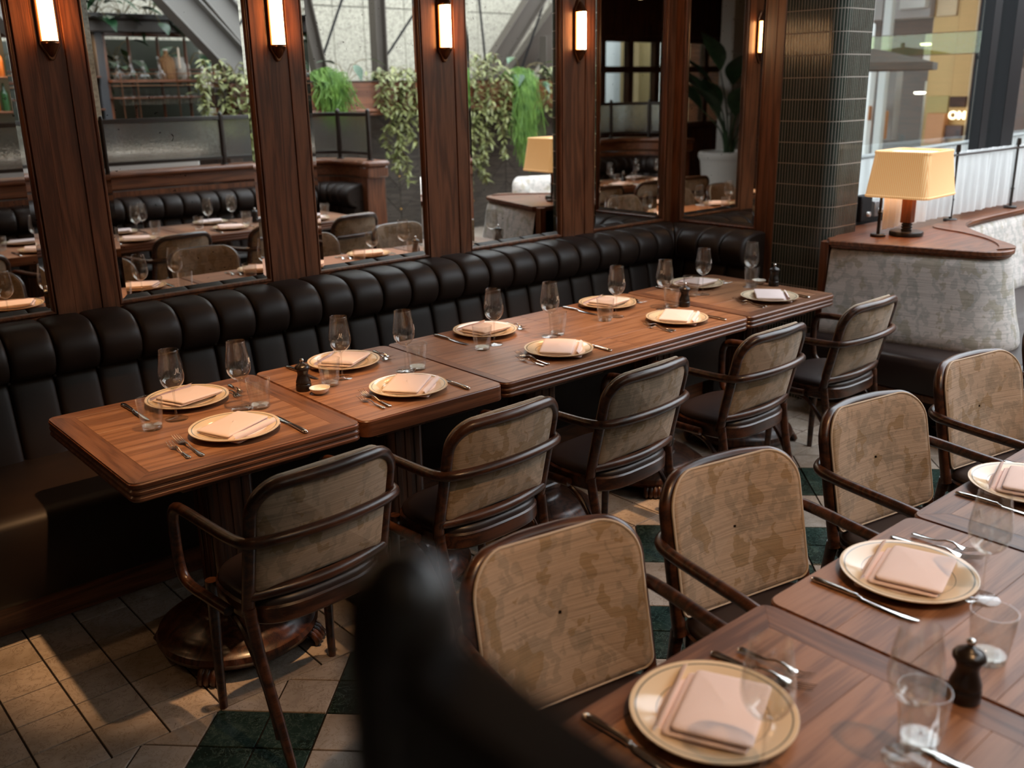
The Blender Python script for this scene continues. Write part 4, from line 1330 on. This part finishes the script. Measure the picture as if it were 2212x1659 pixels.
strut((5.05, -5.2, 1.3), (2.95, -5.2, 3.5), .30, .26, 'strut', steel2)
strut((5.55, -5.5, 1.3), (3.3, -5.5, 3.9), .26, .22, 'strut', steel2)

# ------------------------------------------------------------------ bar hutch with decanters and hanging glasses
bh = thing('bar_hutch', 'open dark bar shelf of timber and iron with a glass rack', 'bar shelf', (0, 0, 0))
BY = -6.2
def bar(x0, x1, z0, z1, d, nm, m_, y=BY): return MB().box(((x0 + x1) / 2, y, (z0 + z1) / 2), (x1 - x0, d, z1 - z0), .005).build(nm, m_, bh)
bar(1.4, 4.7, 2.44, 2.57, .30, 'header', plain('grey_timber', (.075, .066, .058), .5)); bar(1.36, 4.74, 2.57, 2.63, .40, 'cornice', darkmetal)
bar(3.10, 3.19, 0, 2.44, .14, 'post', plain('grey_iron', (.06, .062, .068), .5)); bar(1.4, 1.5, 0, 2.44, .14, 'post', darkmetal); bar(4.6, 4.7, 0, 2.44, .14, 'post', darkmetal)
redwood = walnut['z']
bar(3.19, 3.225, 1.2, 2.44, .1, 'stile', redwood); bar(3.19, 4.6, 2.40, 2.44, .1, 'rail', walnut['x'])
for x in (3.53, 3.87, 4.2, 4.53): bar(x - .012, x + .012, 1.2, 2.4, .04, 'mullion', redwood, BY - .1)
bar(3.2, 4.6, 1.895, 1.925, .34, 'shelf', walnut['x']); bar(3.2, 4.6, 1.72, 1.735, .30, 'shelf', walnut['x']); bar(3.2, 4.6, 2.03, 2.05, .03, 'shelf_rail', walnut['x'], BY - .12)
for z in (1.99, 1.86): MB().tube([(3.2, BY + .17, z), (4.6, BY + .17, z)], .006, 6).build('guard_rail', bronze, bh)
for x in (3.3, 3.48, 3.95, 4.37): MB().tube([(x, BY + .17, 1.25), (x, BY + .17, 2.0)], .007, 6).build('rack_rod', bronze, bh)
for k in range(6): MB().tube([(3.35, BY - .1 + .045 * k, 1.845), (4.25, BY - .1 + .045 * k, 1.845)], .004, 5).build('rack_bar', blacksteel, bh)
bar(2.6, 4.7, 0, 1.1, .6, 'counter', darkwood, BY + .1)
bar(1.5, 4.6, 1.1, 2.4, .02, 'back_panel', plain('olive_backdrop', (.045, .05, .035), .35), BY - .62)  # dark sheet added to hide the bright concrete behind the shelf
bar(1.5, 3.1, 1.60, 1.62, .28, 'shelf', walnut['x']); bar(1.5, 3.1, 1.95, 1.97, .28, 'shelf', walnut['x'])
NTH = 'first second third fourth fifth sixth seventh eighth ninth tenth eleventh twelfth thirteenth fourteenth fifteenth'.split()
dec0 = MB().lathe([(0, .001), (.055, .001), (.072, .012), (.078, .04), (.060, .075), (.030, .11), (.018, .14), (.016, .20), (.024, .225), (.0235, .226), (.0145, .20), (.0165, .14), (.028, .11), (.058, .074), (.075, .04), (.068, .014), (0, .006)], 24).build('decanter', glass, ang=70)
tag(dec0, 'x', 'decanter')
for (x, rz), lb in zip([(3.33, 0), (3.47, 0), (3.61, 0), (3.80, 0)], ['first clear glass decanter from the left on the bar shelf', 'second clear glass decanter from the left on the bar shelf', 'third clear glass decanter from the left on the bar shelf', 'fourth clear glass decanter beside the wicker demijohn']):
    inst(dec0, (x, BY + .05, 1.926), 0, lb, 'decanters on the bar shelf').scale = (1.0, 1.0, 1.15 if x != 3.61 else .95)
dj = thing('demijohn', 'wicker covered demijohn with white stopper on the bar shelf', 'demijohn', (3.93, BY - .03, 1.926))
wick = wood('wicker', [(.16, .07, .025), (.30, .15, .06), (.38, .21, .09)], 'z', .7)
MB().lathe([(0, 0), (.08, 0), (.09, .02), (.092, .20), (.075, .24), (.035, .27), (.026, .29)], 20).build('body', wick, dj)
MB().lathe([(.026, .288), (.024, .325), (0, .326)], 12).build('neck', wick, dj)
MB().lathe([(0, .345), (.028, .343), (.03, .326), (0, .324)], 12).build('stopper', white, dj)
hg0 = MB().lathe([(0, .0), (.033, .001), (.033, .003), (.004, .006), (.0035, .09), (.012, .10), (.034, .125), (.037, .155), (.030, .215), (.029, .215), (.036, .155), (.032, .127), (.010, .104), (0, .10)], 18).build('hanging_wine_glass', glass, ang=70)
tag(hg0, 'x', 'wine glass')
hg0.rotation_euler = (R(180), 0, 0)
k = 0
for r_ in range(2):
    for i in range(11):
        o = hg0 if k == 0 else hg0.copy()
        if k: C.objects.link(o)
        o.location = (3.36 + .082 * i, BY - .04 + .11 * r_, 1.865)
        tag(o, f'wine glass hanging upside down {"in front" if r_ else "behind"} in the bar rack, {NTH[i]} from the left', 'wine glass', 'glasses hanging in the bar rack')
        k += 1
cd = MB().lathe([(0, 0), (.013, 0), (.012, .22), (.004, .235), (0, .24)], 12).build('candle', plain('wax', (.75, .62, .48), .6)); cd.location = (4.03, BY + .1, 2.05)
tag(cd, 'pale pink candle standing beside the demijohn', 'candle')
hs = thing('bar_vase', 'white stoneware crock behind the demijohn', 'crock', (4.15, BY - .2, 1.926))
MB().lathe([(0, 0), (.10, 0), (.12, .03), (.12, .16), (.10, .20), (.09, .26), (.085, .26), (.09, .2), (0, .1)], 24).build('body', plain('crock', (.45, .42, .36), .4), hs)
# warm lit bottles at the left part of the bar
botm = [plain('amber_glass', (.45, .13, .02), .1), plain('green_bottle', (.03, .09, .03), .1), plain('clear_spirit', (.55, .45, .32), .1), plain('red_bottle', (.35, .04, .02), .1)]
bt0 = [MB().lathe([(0, 0), (.036, 0), (.038, .004), (.038, .17), (.03, .20), (.013, .225), (.013, .285), (0, .287)], 14).build('bottle', m_, ang=50) for m_ in botm]
for b_ in bt0: tag(b_, 'x', 'bottle')
BN = ['amber', 'green', 'straw coloured', 'red']
for s_, z in enumerate((1.62, 1.97)):
    for i in range(15):
        q = (i * 5 + s_ * 3) % 4
        o = inst(bt0[q], (1.62 + .098 * i, BY, z), 0, f'{BN[q]} bottle, {NTH[i]} from the left on the {"upper" if s_ else "lower"} bar shelf', 'bottles on the bar shelves')
lamp('bar_strip_lamp', 'AREA', (2.3, BY + .12, 2.40), 10, (1, .55, .22), (2.3, BY - .1, 1.5), shape='RECTANGLE', size=1.4, size_y=.04)
MB().box((2.3, BY + .12, 2.425), (1.45, .05, .03), .004).build('strip_light', bronze, bh)

pale_ctr = thing('added_pale_counter', 'added pale counter brightening the dimpled glass screen in front of it', 'counter', (1.9, -4.15, 0))  # invented block, added so the dimpled panes look pale and bright
MB().box((0, 0, .6), (2.6, .5, 1.2), .01).build('front', plain('pale_stone', (.55, .53, .49), .6), pale_ctr); MB().box((0, .02, 1.23), (2.7, .6, .05), .012).build('worktop', palemarble, pale_ctr)
# ------------------------------------------------------------------ plants
def leafmat(name, a, b, rough=.45):
    m = MT(name)
    oi = m.n('ObjectInfo'); v = m.obj(False)
    m.p(Base_Color=m.ramp(m.noise(v, 9, 2), [(.3, a), (.7, b)]).outputs[0], Roughness=rough)
    return m.m
Lolive = leafmat('hoya_leaf', (.10, .12, .035), (.26, .27, .10))
Lfresh = leafmat('mistletoe_cactus', (.05, .13, .015), (.15, .28, .04), .6)
Ldark = leafmat('broad_leaf', (.012, .045, .018), (.045, .12, .05), .3)
Lpara = leafmat('paradise_leaf', (.010, .026, .012), (.03, .06, .025), .35)
stemm = plain('vine_stem', (.16, .12, .05), .7)
def leaf(mb, p, d, up, L, w, curl=.25, n=4):
    d = Vector(d).normalized(); s_ = d.cross(Vector(up)).normalized(); u = s_.cross(d)
    vs, fs = [], []
    for i in range(n + 1):
        t = i / n
        ww = w * math.sin(math.pi * min(.98, max(.03, t ** .85))) * .5
        c_ = Vector(p) + d * L * t - u * (curl * L * t * t)
        vs += [c_ + s_ * ww + u * ww * .25, c_, c_ - s_ * ww + u * ww * .25]
    for i in range(n):
        a = i * 3
        fs += [(a, a + 1, a + 4, a + 3), (a + 1, a + 2, a + 5, a + 4)]
    mb.add(vs, fs)
def hoya(label, x, y, z, w, drops, seed, mat=Lolive, up=.15):
    rnd = random.Random(seed)
    t = thing('trailing_plant', label, 'plant', (x, y, z), 0, 'trailing plants in the planter')
    st, lf = MB(), MB()
    for k, (dx, ln) in enumerate(drops):
        pts = [Vector((dx * .5, 0, 0)), Vector((dx * .8, .10, up * rnd.uniform(.3, 1))), Vector((dx, .24, up * .2))]
        zz = 0; xx = dx
        while zz > -ln:
            zz -= .09; xx += rnd.uniform(-.035, .035)
            pts.append(Vector((xx, .25 + rnd.uniform(-.03, .05), zz)))
        ps = smooth(pts, 4)
        st.tube(ps, .0035, 5)
        for p in ps[2:]:
            for _ in range(2):
                a = rnd.uniform(0, 6.28)
                d = Vector((math.cos(a), math.sin(a) * .8 + .3, rnd.uniform(-.9, .25)))
                leaf(lf, p, d, (0, .3, 1), rnd.uniform(.07, .13), rnd.uniform(.026, .042), rnd.uniform(0, .5))
    for _ in range(60):
        p = Vector((rnd.uniform(-w / 2, w / 2), rnd.uniform(-.1, .24), rnd.uniform(-.08, .08)))
        a = rnd.uniform(0, 6.28)
        leaf(lf, p, (math.cos(a), math.sin(a), rnd.uniform(-.4, .9)), (0, 0, 1), rnd.uniform(.08, .15), rnd.uniform(.028, .045), rnd.uniform(0, .5))
    st.build('stem', stemm, t, ang=60)
    o = lf.build('leaves', mat, t, ang=60, fix=False); o['kind'] = 'stuff'
def rhip(label, x, y, z, w, ln, seed, n=260):
    rnd = random.Random(seed)
    mb = MB()
    for k in range(n):
        a = rnd.gauss(0, .5)
        p0 = Vector((a * w * .35, rnd.uniform(-.10, .10), rnd.uniform(-.04, .09) - .06 * abs(a)))
        l = ln * rnd.uniform(.3, 1.05) * (1 - .35 * min(1, abs(a)))
        dx = a * w * .5 + rnd.uniform(-.06, .06); dy = .22 + rnd.uniform(-.04, .14)
        pts = [p0, p0 + Vector((dx * .35, dy * .6, .05)), Vector((dx * .8, dy, -l * .25)), Vector((dx + rnd.uniform(-.05, .05), dy + rnd.uniform(-.05, .05), -l * .6)), Vector((dx * 1.1 + rnd.uniform(-.07, .07), dy + rnd.uniform(-.07, .07), -l))]
        mb.tube(smooth(pts, 2), .0045, 4, cap=False)
    o = mb.build('mistletoe_cactus', Lfresh, ang=80, fix=False)
    o.location = (x, y, z)
    tag(o, label, 'plant', 'trailing plants in the planter')
def philo(label, x, y, z, seed, n=9, s_=1.0):
    rnd = random.Random(seed)
    t = thing('philodendron', label, 'plant', (x, y, z), 0, 'trailing plants in the planter')
    st = MB()
    for k in range(n):
        a = rnd.uniform(0, 6.28); l = rnd.uniform(.12, .26) * s_
        e = Vector((math.cos(a) * l, math.sin(a) * l * .6 + .14, rnd.uniform(-.12, .24) * s_))
        st.tube(smooth([(0, 0, -.05), tuple(e * .5 + Vector((0, 0, .07))), tuple(e)], 4), .004, 5)
        lf = MB(); leaf(lf, (0, 0, 0), (math.cos(a) * .8, math.sin(a) * .5 + .35, rnd.uniform(-.6, .3)), (0, 0, 1), rnd.uniform(.16, .24) * s_, rnd.uniform(.10, .15) * s_, .35, 6)
        o = lf.build('leaf', Ldark, t, ang=60, fix=False); o.location = e
    st.build('stem', stemm, t)
PYP, PZP = -4.42, 1.88
rhip('soft green thread-like cactus hanging over the left part of the planter', 4.90, PYP, PZP, .40, .52, 1, 320)
philo('dark broad leaved plant standing between the hanging plants in the planter', 5.24, PYP, PZP, 5, 6)
hoya('long olive leaved vine trailing past the dimpled screen end post', 5.80, PYP, PZP, .55, [(-.28, .35), (-.20, .75), (-.1, .95), (.0, 1.1), (.05, .9), (.14, .7), (.22, .5), (.3, .3)], 11)
hoya('longest olive leaved vine trailing down toward the pale armchair', 7.10, PYP, PZP + .03, .6, [(-.3, .9), (-.22, 1.25), (-.12, 1.35), (-.02, 1.1), (.08, .8), (.18, .9), (.28, .6), (.38, .55)], 12, up=.3)
rhip('long thread-like cactus hanging nearly to the pale armchair', 7.72, PYP, PZP, .42, 1.15, 2, 340)
philo('dark glossy leaved plant above the long thread-like cactus', 7.88, PYP, PZP + .03, 8, 9, 1.1)
hoya('yellowish trailing vine at the right end of the planter', 8.38, PYP, PZP, .5, [(-.2, .4), (-.05, .6), (.1, .5), (.25, .6)], 15)
hoya('bushy olive trailing plant over the end of the bar', 3.72, -4.42, 1.84, .55, [(-.3, .2), (-.22, .3), (-.12, .38), (-.02, .42), (.08, .42), (.16, .35), (.25, .3), (.32, .25)], 21, up=.25)
MB().box((3.80, -4.42, 1.72), (.40, .30, .20), .01).build('planter_box', darkwood)
tag(bpy.data.objects['planter_box.001'], 'short dark planter holding the bushy plant by the bar', 'planter')
pst = MB().box((3.80, -4.42, .81), (.14, .14, 1.62), .006).build('planter_post', darkwood); tag(pst, 'dark timber post under the short planter by the bar', 'post')
for k, (x, z, n) in enumerate(((3.15, 2.66, 12), (3.45, 2.64, 12), (3.75, 2.64, 9), (2.8, 2.66, 9))):
    philo(f'leafy plant on top of the bar shelf, {["first", "second", "third", "fourth"][k]} built of its row', x, -6.15, z, 40 + k, n, 1.15)
for o in [o for o in bpy.data.objects if o.get('label', '').startswith('leafy plant on top of the bar')]:
    o['label'] = {3.15: 'leafy green plant on the bar cornice near its corner post', 3.45: 'leafy green plant on the middle of the bar cornice', 3.75: 'leafy green plant on the bar cornice next to the steel strut', 2.8: 'leafy green plant on the bar cornice left of the corner post'}[round(o.location.x, 2)]
for k, (x, z) in enumerate(((3.45, 2.15), (4.35, 2.1), (3.05, 2.0))):
    philo('x', x, -6.62, z, 60 + k, 9, 1.2)
    o = [o for o in bpy.data.objects if o.get('label') == 'x' and o.name.startswith('philodendron')][0]
    o['label'] = ['dark leaves behind the glass decanters', 'dark leaves behind the white crock', 'dark leaves beside the bar corner post'][k]

# bird of paradise in a white pot, at the far left of the room (seen in the corner mirrors)
PX_, PY_ = -2.95, -3.25
pt = thing('plant_pot', 'big white round plant pot reflected in the corner mirror', 'pot', (PX_, PY_, 0))
MB().lathe([(0, 0), (.30, 0), (.33, .02), (.40, .70), (.415, .74), (.43, .76), (.43, .82), (.41, .84), (.39, .84), (.385, .80), (0, .78)], 40).build('pot', plain('white_glazed_pot', (.62, .60, .57), .5), pt)
MB().lathe([(0, .80), (.2, .805), (.385, .79)], 20).build('soil', plain('soil', (.10, .06, .035), .95), pt)
bpd = thing('paradise_plant', 'tall bird of paradise plant with huge dark leaves in the white pot', 'plant', (PX_, PY_, .80))
rnd = random.Random(4); st = MB()
for k in range(15):
    a = 2.4 * k; sp = rnd.uniform(.15, .6); h = rnd.uniform(.45, 1.25)
    e = Vector((math.cos(a) * sp, math.sin(a) * sp, h))
    st.tube(smooth([(math.cos(a) * .06, math.sin(a) * .06, 0), (e.x * .3, e.y * .3, h * .5), tuple(e)], 5), [.016 - .0009 * j for j in range(11)], 7)
    lf = MB(); leaf(lf, (0, 0, 0), (math.cos(a) * .6, math.sin(a) * .6, .75), (math.cos(a + 1.5) * .2 - math.cos(a), math.sin(a + 1.5) * .2 - math.sin(a), .6), rnd.uniform(.65, .95), rnd.uniform(.26, .36), .35, 8)
    o = lf.build('leaf', Lpara, bpd, ang=60, fix=False); o.location = e
st.build('stem', Lpara, bpd)
# walls and windows at the left end of the room
wl = MB().box((-7.1, -2.8, 1.6), (.2, 9.0, 3.2)).build('wall_left', walnut['y']); tag(wl, 'walnut wall closing the left end of the room', kind='structure')  # unseen wall made solid to keep daylight off the left floor
w2 = thing('window_2', 'walnut framed windows at the far rear of the room, seen in the corner mirrors', None, (0, 0, 0), kind='structure')
YB = -5.9
for x in np.arange(-7.0, 1.3, .66): MB().box((x, YB, 1.8), (.12, .12, 1.5), .006).build('mullion', wood_ped, w2)
for z in (1.08, 2.02, 2.50): MB().box((-3, YB, z), (8.2, .14, .10), .006).build('transom', wood_ped, w2)
MB().box((-3, YB, .52), (8.2, .16, 1.04), .01).build('sill_panel', wood_ped, w2); MB().box((-3, YB, 2.88), (8.2, .16, .68), .01).build('head_panel', wood_ped, w2)
MB().box((-3, YB, 1.8), (8.2, .008, 1.4)).build('pane', pane, w2)
lb_ = thing('street_building', 'pale rendered building outside the far left windows', 'building', (-4, -9.5, 0))
MB().box((0, 0, 3), (11, 1, 6)).build('wall', plain('render', (.34, .26, .13), .8), lb_)
for y in np.arange(-5, 5.2, 1.7):
    MB().lathe([(.22, 0), (.22, 4), (.3, 4.1), (.3, 4.3)], 20).build('column', plain('stucco', (.46, .36, .18), .8), lb_); KIDS[lb_.name][-1].location = (y, .9, 0)
    MB().box((y + .85, .52, 2.2), (.7, .04, 2.4)).build('window', plain('sky_glass', (.5, .55, .58), .15), lb_)
wk = MB().box((-4.9, -3.95, 1.55), (2.4, .2, 3.1)).build('wall_rear', plain('painted_panel', (.42, .39, .36), .7)); tag(wk, 'pale painted block wall behind the potted plant', kind='structure')
for z in (.45, .9, 1.35, 1.8, 2.25, 2.7): MB().box((-4.9, -3.845, z + .2), (2.38, .03, .43), .008).build('panel', plain('painted_block', (.50, .47, .44), .7), wk)
gl = thing('globe_pendant', 'white glass globe lamp hanging from the ceiling, seen in the corner mirror', 'lamp', (-1.05, -3.3, 2.92))
rows = [(0.12 * math.sin(R(a)), -.12 * math.cos(R(a))) for a in range(0, 181, 12)]
MB().lathe([(max(0, r), z) for r, z in rows], 28).build('globe', emit('opal_globe', (1, .72, .42), 3.2), gl)
MB().lathe([(0, .3), (.006, .3), (.006, .14), (.03, .135), (.04, .11), (0, .11)], 14).build('stem', brass, gl)

# lounge armchair beyond the foreground row, reflected in the third mirror from the left
ac = thing('lounge_armchair', 'lounge armchair with pale cushion and curved walnut and cane frame', 'armchair', (6.35, -2.35, 0), R(20))
am = wood('light_walnut', [(.12, .05, .025), (.24, .11, .06), (.32, .16, .09)], 'x', .4)
def arc(rx, ry, a0, a1, n): return [((rx * math.cos(R(a)), ry * math.sin(R(a))), (math.cos(R(a)), math.sin(R(a)))) for a in np.linspace(a0, a1, n)]
MB().sweep(arc(.36, .36, 170, 370, 30), [(-.03, .50), (.03, .50), (.035, .60), (.025, .64), (-.025, .64), (-.035, .60)]).build('arm_rail', am, ac)
cane = wood('cane', [(.30, .19, .10), (.45, .31, .18), (.52, .38, .24)], 'z', .7)
MB().sweep(arc(.35, .35, 172, 368, 40), [(-.012, .20), (.012, .20), (.012, .52), (-.012, .52)]).build('cane_side', cane, ac)
MB().prism([(.33 * math.cos(R(a)), .33 * math.sin(R(a))) for a in range(0, 360, 12)], .18, .36, .03).build('seat_cushion', boothfabric, ac)
mb = MB()
ol = rrect(-.31, -.24, .31, .24, .10, 6)
rows = []
for k, d in ((.02, .085), (.6, .085), (.9, .065), (1, .02), (1, -.02), (.9, -.065), (.6, -.085), (.02, -.085)):
    rows.append([(x * k, -.19 + d - .0 * z + (.10 * (x / .31) ** 2), .60 + z * k) for x, z in ol])
mb.grid(rows, cv=True).build('back_cushion', boothfabric, ac, ang=80)
for x, y in ((-.28, -.22), (.28, -.22), (-.3, .2), (.3, .2)): MB().tube([(x, y, 0), (x * .95, y * .95, .5)], [.016, .022], 10).build('leg', am, ac)
# plain upholstered chairs seen at the right end of the foreground row

# ------------------------------------------------------------------ outside the window
ext = MB().box((16, 9, -.2), (30, 16.8, .2)).build('pavement', plain('paving', (.34, .33, .31), .8)); tag(ext, 'grey paving outside the window', kind='structure')
pr = MB().box((10.5, 6.6, 4.3), (14, 9.2, .3)).build('passage_shade_slab', plain('shade_slab_concrete', (.30, .29, .27), .8)); tag(pr, 'added unseen concrete slab shading the passage outside', kind='structure')  # unseen slab added to dim the facade and the window light
fc = thing('lobby_facade', 'office lobby across the passage with bronze panels and concrete bands', 'building', (0, 0, 0))
XF = 13.0
grey = plain('facade_grey', (.36, .35, .33), .7); dgrey = plain('facade_dark', (.10, .10, .085), .6); gold = plain('bronze_panel', (.48, .31, .11), .45, .25)
gold2 = plain('pale_bronze', (.58, .44, .26), .5, .2); orange = plain('orange_timber', (.55, .24, .09), .5); pale = plain('pale_wall', (.66, .66, .61), .7)
def fb(y0, y1, z0, z1, m_, nm, x=XF, d=.2):
    return MB().box((x + d / 2, (y0 + y1) / 2, (z0 + z1) / 2), (d, abs(y1 - y0), z1 - z0), .01).build(nm, m_, fc)
fb(2.2, 9, -.1, 5.5, dgrey, 'wall', XF + 2.5)
fb(4.39, 9, 2.60, 3.25, grey, 'concrete_band', XF - .1); fb(4.45, 9, 3.35, 5, grey, 'concrete_band', XF - .05)
fb(4.42, 4.80, 2.72, 3.0, pale, 'ceiling_edge', XF - .2)
fb(3.69, 4.38, .0, 5, gold, 'bronze_panel'); fb(3.70, 4.0, .0, 5, plain('bronze_deep', (.40, .24, .075), .4, .3), 'bronze_panel', XF - .06); fb(3.66, 3.73, 0, 5, gold2, 'bronze_edge', XF - .12)
fb(4.05, 4.34, 2.6, 3.2, gold2, 'bronze_panel', XF - .03)
fb(4.02, 4.34, 1.10, 1.55, plain('moss_panel', (.44, .36, .13), .6), 'panel', XF - .04)
fb(4.74, 4.86, 0, 5, plain('white_mullion', (.62, .64, .60), .5), 'mullion', XF - .5, .1); fb(4.86, 4.89, 0, 5, blacksteel, 'mullion', XF - .49, .1)
fb(4.45, 4.78, 1.95, 2.42, pale, 'back_wall', XF + .6); fb(4.40, 4.66, .9, 1.75, plain('lobby_glow', (.50, .52, .46), .6), 'back_wall', XF + .5)
fb(5.0, 5.1, .6, 1.95, pale, 'column', XF - .3); fb(4.95, 5.6, .9, 1.9, plain('mid_grey', (.24, .24, .22), .7), 'wall', XF + .2)
fb(5.02, 5.5, 1.22, 1.42, orange, 'counter', XF - .35); fb(4.80, 4.92, .95, 1.35, orange, 'counter', XF - .4); fb(3.98, 4.24, .9, 1.32, orange, 'counter', XF - .2)
fb(3.73, 3.96, 1.40, 1.54, blacksteel, 'screen', XF - .15, .06); fb(3.74, 3.98, .98, 1.16, plain('plum_panel', (.05, .03, .03), .5), 'panel', XF - .15, .06)
fb(3.2, 3.68, 0, 1.9, plain('slate_wall', (.26, .25, .25), .7), 'wall', XF + 1.2)
fb(3.0, 3.3, .9, 1.4, orange, 'counter', XF + 1.0)
for y0, y1 in ((3.63, 3.67), (3.44, 3.50)): fb(y0, y1, 0, 5, blacksteel, 'mullion', XF - .2, .08)
fb(3.3, 3.66, 2.02, 2.06, blacksteel, 'transom', XF - .2, .06)
lg = emit('lobby_light', (1, .9, .72), 6)
for y, z in ((4.60, 2.27), (4.62, 1.60)):
    o = MB().lathe([(0, -.03), (.07, -.025), (.085, 0), (0, .005)], 18).build('ceiling_light', lg, fc); o.location = (XF + .3, y, z)
cur = bpy.data.curves.new('sign_letters', 'FONT'); cur.body = 'OM'; cur.size = .15; cur.extrude = .008; cur.offset = .004
so = bpy.data.objects.new('letters_source', cur); C.objects.link(so)
me = bpy.data.meshes.new_from_object(so); bpy.data.objects.remove(so)
me.materials.clear(); me.materials.append(emit('sign_glow', (1, .78, .42), 3.0))
so = bpy.data.objects.new('sign_letters', me); C.objects.link(so); so.rotation_euler = (R(90), 0, R(-90)); so.location = (XF - .22, 3.915, 1.245)
attach(so, fc); so['label'] = 'glowing letters OM'
wc = thing('street_column', 'white round steel column outside the window', 'column', (11.0, 4.22, 0))
wm = plain('white_paint', (.72, .73, .70), .5)
MB().lathe([(.055, 2.45), (.055, 4.6)], 20).build('upper_tube', wm, wc); MB().lathe([(0, -.1), (.085, -.1), (.085, 2.42), (.08, 2.45), (.05, 2.46)], 24).build('lower_tube', wm, wc)
for a, b in (((10.9, 3.2, 3.9), (11, 3.55, 2.45)), ((10.9, 3.2, 3.9), (11, 3.0, 2.2))):
    MB().tube([a, b], .012, 6).build('stay_cable', blacksteel, wc)
um = thing('street_umbrella', 'dark market umbrella outside the window', 'umbrella', (8.6, 3.1, 0))
mb = MB(); rows = []
for k in range(9):
    a = 2 * math.pi * k / 8
    rows.append([(0, 0, 2.12), (.45 * math.cos(a), .45 * math.sin(a), 2.05), (.95 * math.cos(a), .95 * math.sin(a), 1.93), (.95 * math.cos(a), .95 * math.sin(a), 1.86)])
mb.grid(rows).build('canopy', plain('umbrella_cloth', (.05, .05, .04), .8), um, ang=20)
MB().tube([(0, 0, -.1), (0, 0, 2.16)], .02, 8).build('pole', darkmetal, um)
# low linen screen of the terrace outside and a glass balustrade band
oc = MB(); rows = []
for k in range(200):
    y = .2 + .0; x = 4.6 + 6.2 * k / 200; yy = 1.15 + .10 * (x - 4.6)
    f_ = .012 * math.sin(x * 31) + .01 * math.sin(x * 57)
    rows.append([(x, yy + f_, -.1), (x, yy + f_, .6), (x, yy + f_ * .5, 1.22)])
o = oc.grid(rows).build('terrace_curtain', sheer, ang=80); tag(o, 'grey linen screen along the terrace outside the window', 'curtain')
tr = MB().tube([(4.6, 1.15, 1.225), (10.8, 1.77, 1.225)], .018, 8).build('terrace_rail', plain('zinc', (.4, .41, .42), .5), ang=60); tag(tr, 'pale rail along the top of the terrace screen', 'rail')
gb = thing('glass_balustrade', 'greenish glass band across the passage outside', 'glass panel', (0, 0, 0))
MB().box((9.2, 2.35, 2.11), (.012, 1.9, .20)).build('pane', greenpane, gb)
for z in (2.005, 2.215): MB().box((9.2, 2.35, z), (.016, 1.9, .006)).build('edge', blacksteel, gb)
# trees beyond
for k, (x, y, z, r_) in enumerate(((19, 5.0, 2.6, 1.3), (20, 4.2, 3.0, 1.6), (18.5, 3.6, 2.4, 1.1))):
    t = thing('street_tree', ['young pale green tree beyond the lobby corner', 'tall pale green tree beyond the lobby corner', 'small pale green tree at the end of the passage'][k], 'tree', (x, y, 0))
    rnd = random.Random(90 + k); lf = MB()
    for _ in range(700):
        d = Vector((rnd.gauss(0, 1), rnd.gauss(0, 1), rnd.gauss(0, 1))).normalized() * r_ * rnd.uniform(.3, 1) ** .5
        leaf(lf, d + Vector((0, 0, z)), (rnd.uniform(-1, 1), rnd.uniform(-1, 1), rnd.uniform(-1, .6)), (0, 0, 1), .2, .11, .2, 2)
    o = lf.build('foliage', leafmat('tree_leaf', (.30, .42, .10), (.55, .62, .25)), t, ang=0, fix=False); o['kind'] = 'stuff'
    br = MB(); br.tube([(0, 0, -.1), (.05, 0, 1.2), (0, 0, z)], [.09, .07, .04], 8)
    for _ in range(9):
        d = Vector((rnd.gauss(0, 1), rnd.gauss(0, 1), rnd.gauss(.2, .6))).normalized() * r_
        br.tube([(0, 0, z - .8), tuple(d * .5 + Vector((0, 0, z - .2))), tuple(d + Vector((0, 0, z)))], [.03, .02, .008], 6)
    br.build('trunk', darkwood, t)
